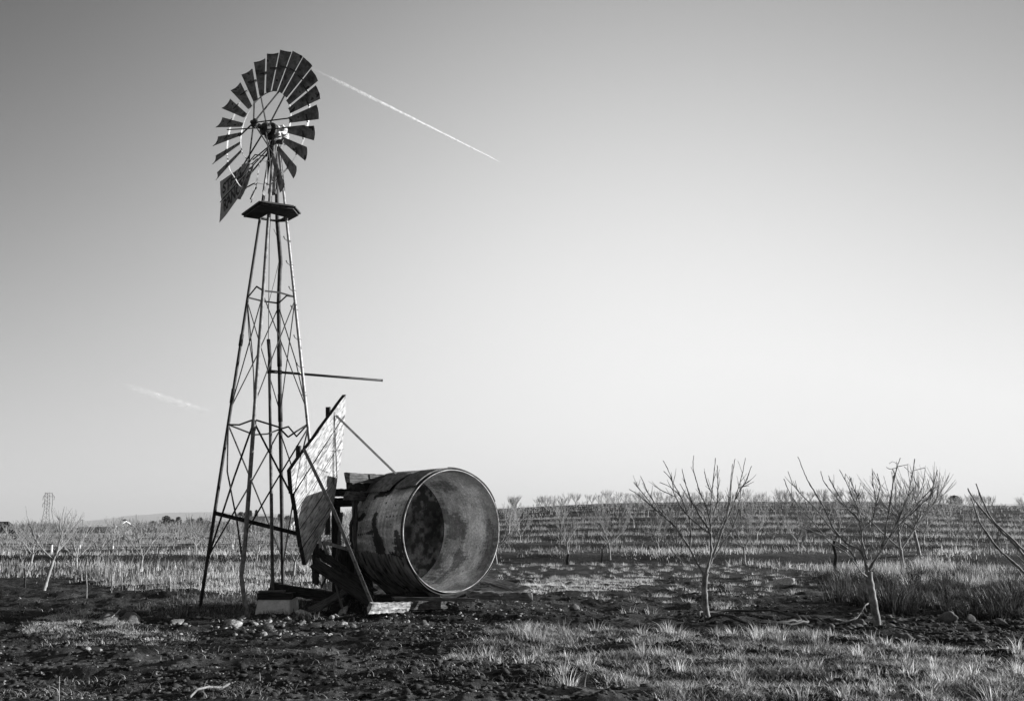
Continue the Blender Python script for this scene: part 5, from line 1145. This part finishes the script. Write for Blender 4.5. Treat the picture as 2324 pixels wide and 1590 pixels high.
# ---- contrail and the wisp of cloud
def vapour(name, alpha, noise_scale, ends):
    m = D.materials.new(name); m.use_nodes = True; nt = m.node_tree; nt.nodes.clear(); L = nt.links.new; out = N(nt, 'ShaderNodeOutputMaterial'); d = N(nt, 'ShaderNodeBsdfDiffuse'); d.inputs[0].default_value = (.9, .9, .9, 1); t = N(nt, 'ShaderNodeBsdfTransparent'); tl = N(nt, 'ShaderNodeBsdfTranslucent'); tl.inputs[0].default_value = (.9, .9, .9, 1)
    a = N(nt, 'ShaderNodeAttribute', attribute_name='thin'); tc = N(nt, 'ShaderNodeTexCoord'); no = N(nt, 'ShaderNodeTexNoise', i={'Scale': noise_scale, 'Detail': 5.}); L(tc.outputs['Object'], no.inputs['Vector'])
    mr = N(nt, 'ShaderNodeMapRange', i={'From Min': .35, 'From Max': .7, 'To Min': ends[0], 'To Max': ends[1]}); L(no.outputs[0], mr.inputs[0])
    lw = N(nt, 'ShaderNodeLayerWeight', i={'Blend': .35}); inv = math_(nt, 'SUBTRACT', 1., lw.outputs['Facing'])
    f = math_(nt, 'MULTIPLY', math_(nt, 'MULTIPLY', math_(nt, 'MULTIPLY', a.outputs['Fac'], mr.outputs[0]), alpha, True), inv)
    ms = N(nt, 'ShaderNodeMixShader', i={0: .5}); L(d.outputs[0], ms.inputs[1]); L(tl.outputs[0], ms.inputs[2]); mx = N(nt, 'ShaderNodeMixShader'); L(f, mx.inputs[0]); L(t.outputs[0], mx.inputs[1]); L(ms.outputs[0], mx.inputs[2]); L(mx.outputs[0], out.inputs[0]); return m
def trail(name, a, b, z, r0, r1, mt, label, cat, n=80, flat=1., thin=(0, 1), wob=0):
    A, B = atZ(*a, z), atZ(*b, z); d = (B - A) / np.linalg.norm(B - A); s_ = np.cross(d, [0, 0, 1]); V = []; tn = []; k = 12
    for i in range(n + 1):
        t = i / n; r = r0 + (r1 - r0) * t; r *= min(1, (1 - t) * 14 + .1) * min(1, t * 6 + .05) * (1 + wob * sin(i * .7)); c = A + (B - A) * t
        for j in range(k): V.append(c + s_ * (r * cos(j * 2 * pi / k)) + np.array([0, 0, flat * r * sin(j * 2 * pi / k)])); tn.append(thin[0] + (thin[1] - thin[0]) * min(1, t * 1.6) if cat == 'contrail' else sin(pi * t) ** 1.2)
    i = (np.arange(n)[:, None] * k + np.arange(k)[None]).ravel(); j = (np.arange(n)[:, None] * k + (np.arange(k)[None] + 1) % k).ravel(); F = np.stack([i, j, j + k, i + k], -1)
    o0 = A.copy(); me = np_mesh(name, np.array(V) - o0, F, None, True, {'thin': np.array(tn)}); o = link(name, me, mt); o.location = o0; return tag(o, label, cat)
trail('contrail', (700, 151), (1134, 368), 9000, 40, 20, vapour('contrail_vapour', 1.5, .009, (.45, 1.15)), 'long thin white contrail slanting down the sky right of the wheel', 'contrail', thin=(.05, 1), wob=.09)
trail('cloud_wisp', (270, 868), (470, 935), 6000, 190, 330, vapour('wisp_vapour', .62, .0009, (.25, 1.0)), 'faint feathery wisp of cloud left of the tower', 'cloud', flat=.5, wob=.1)
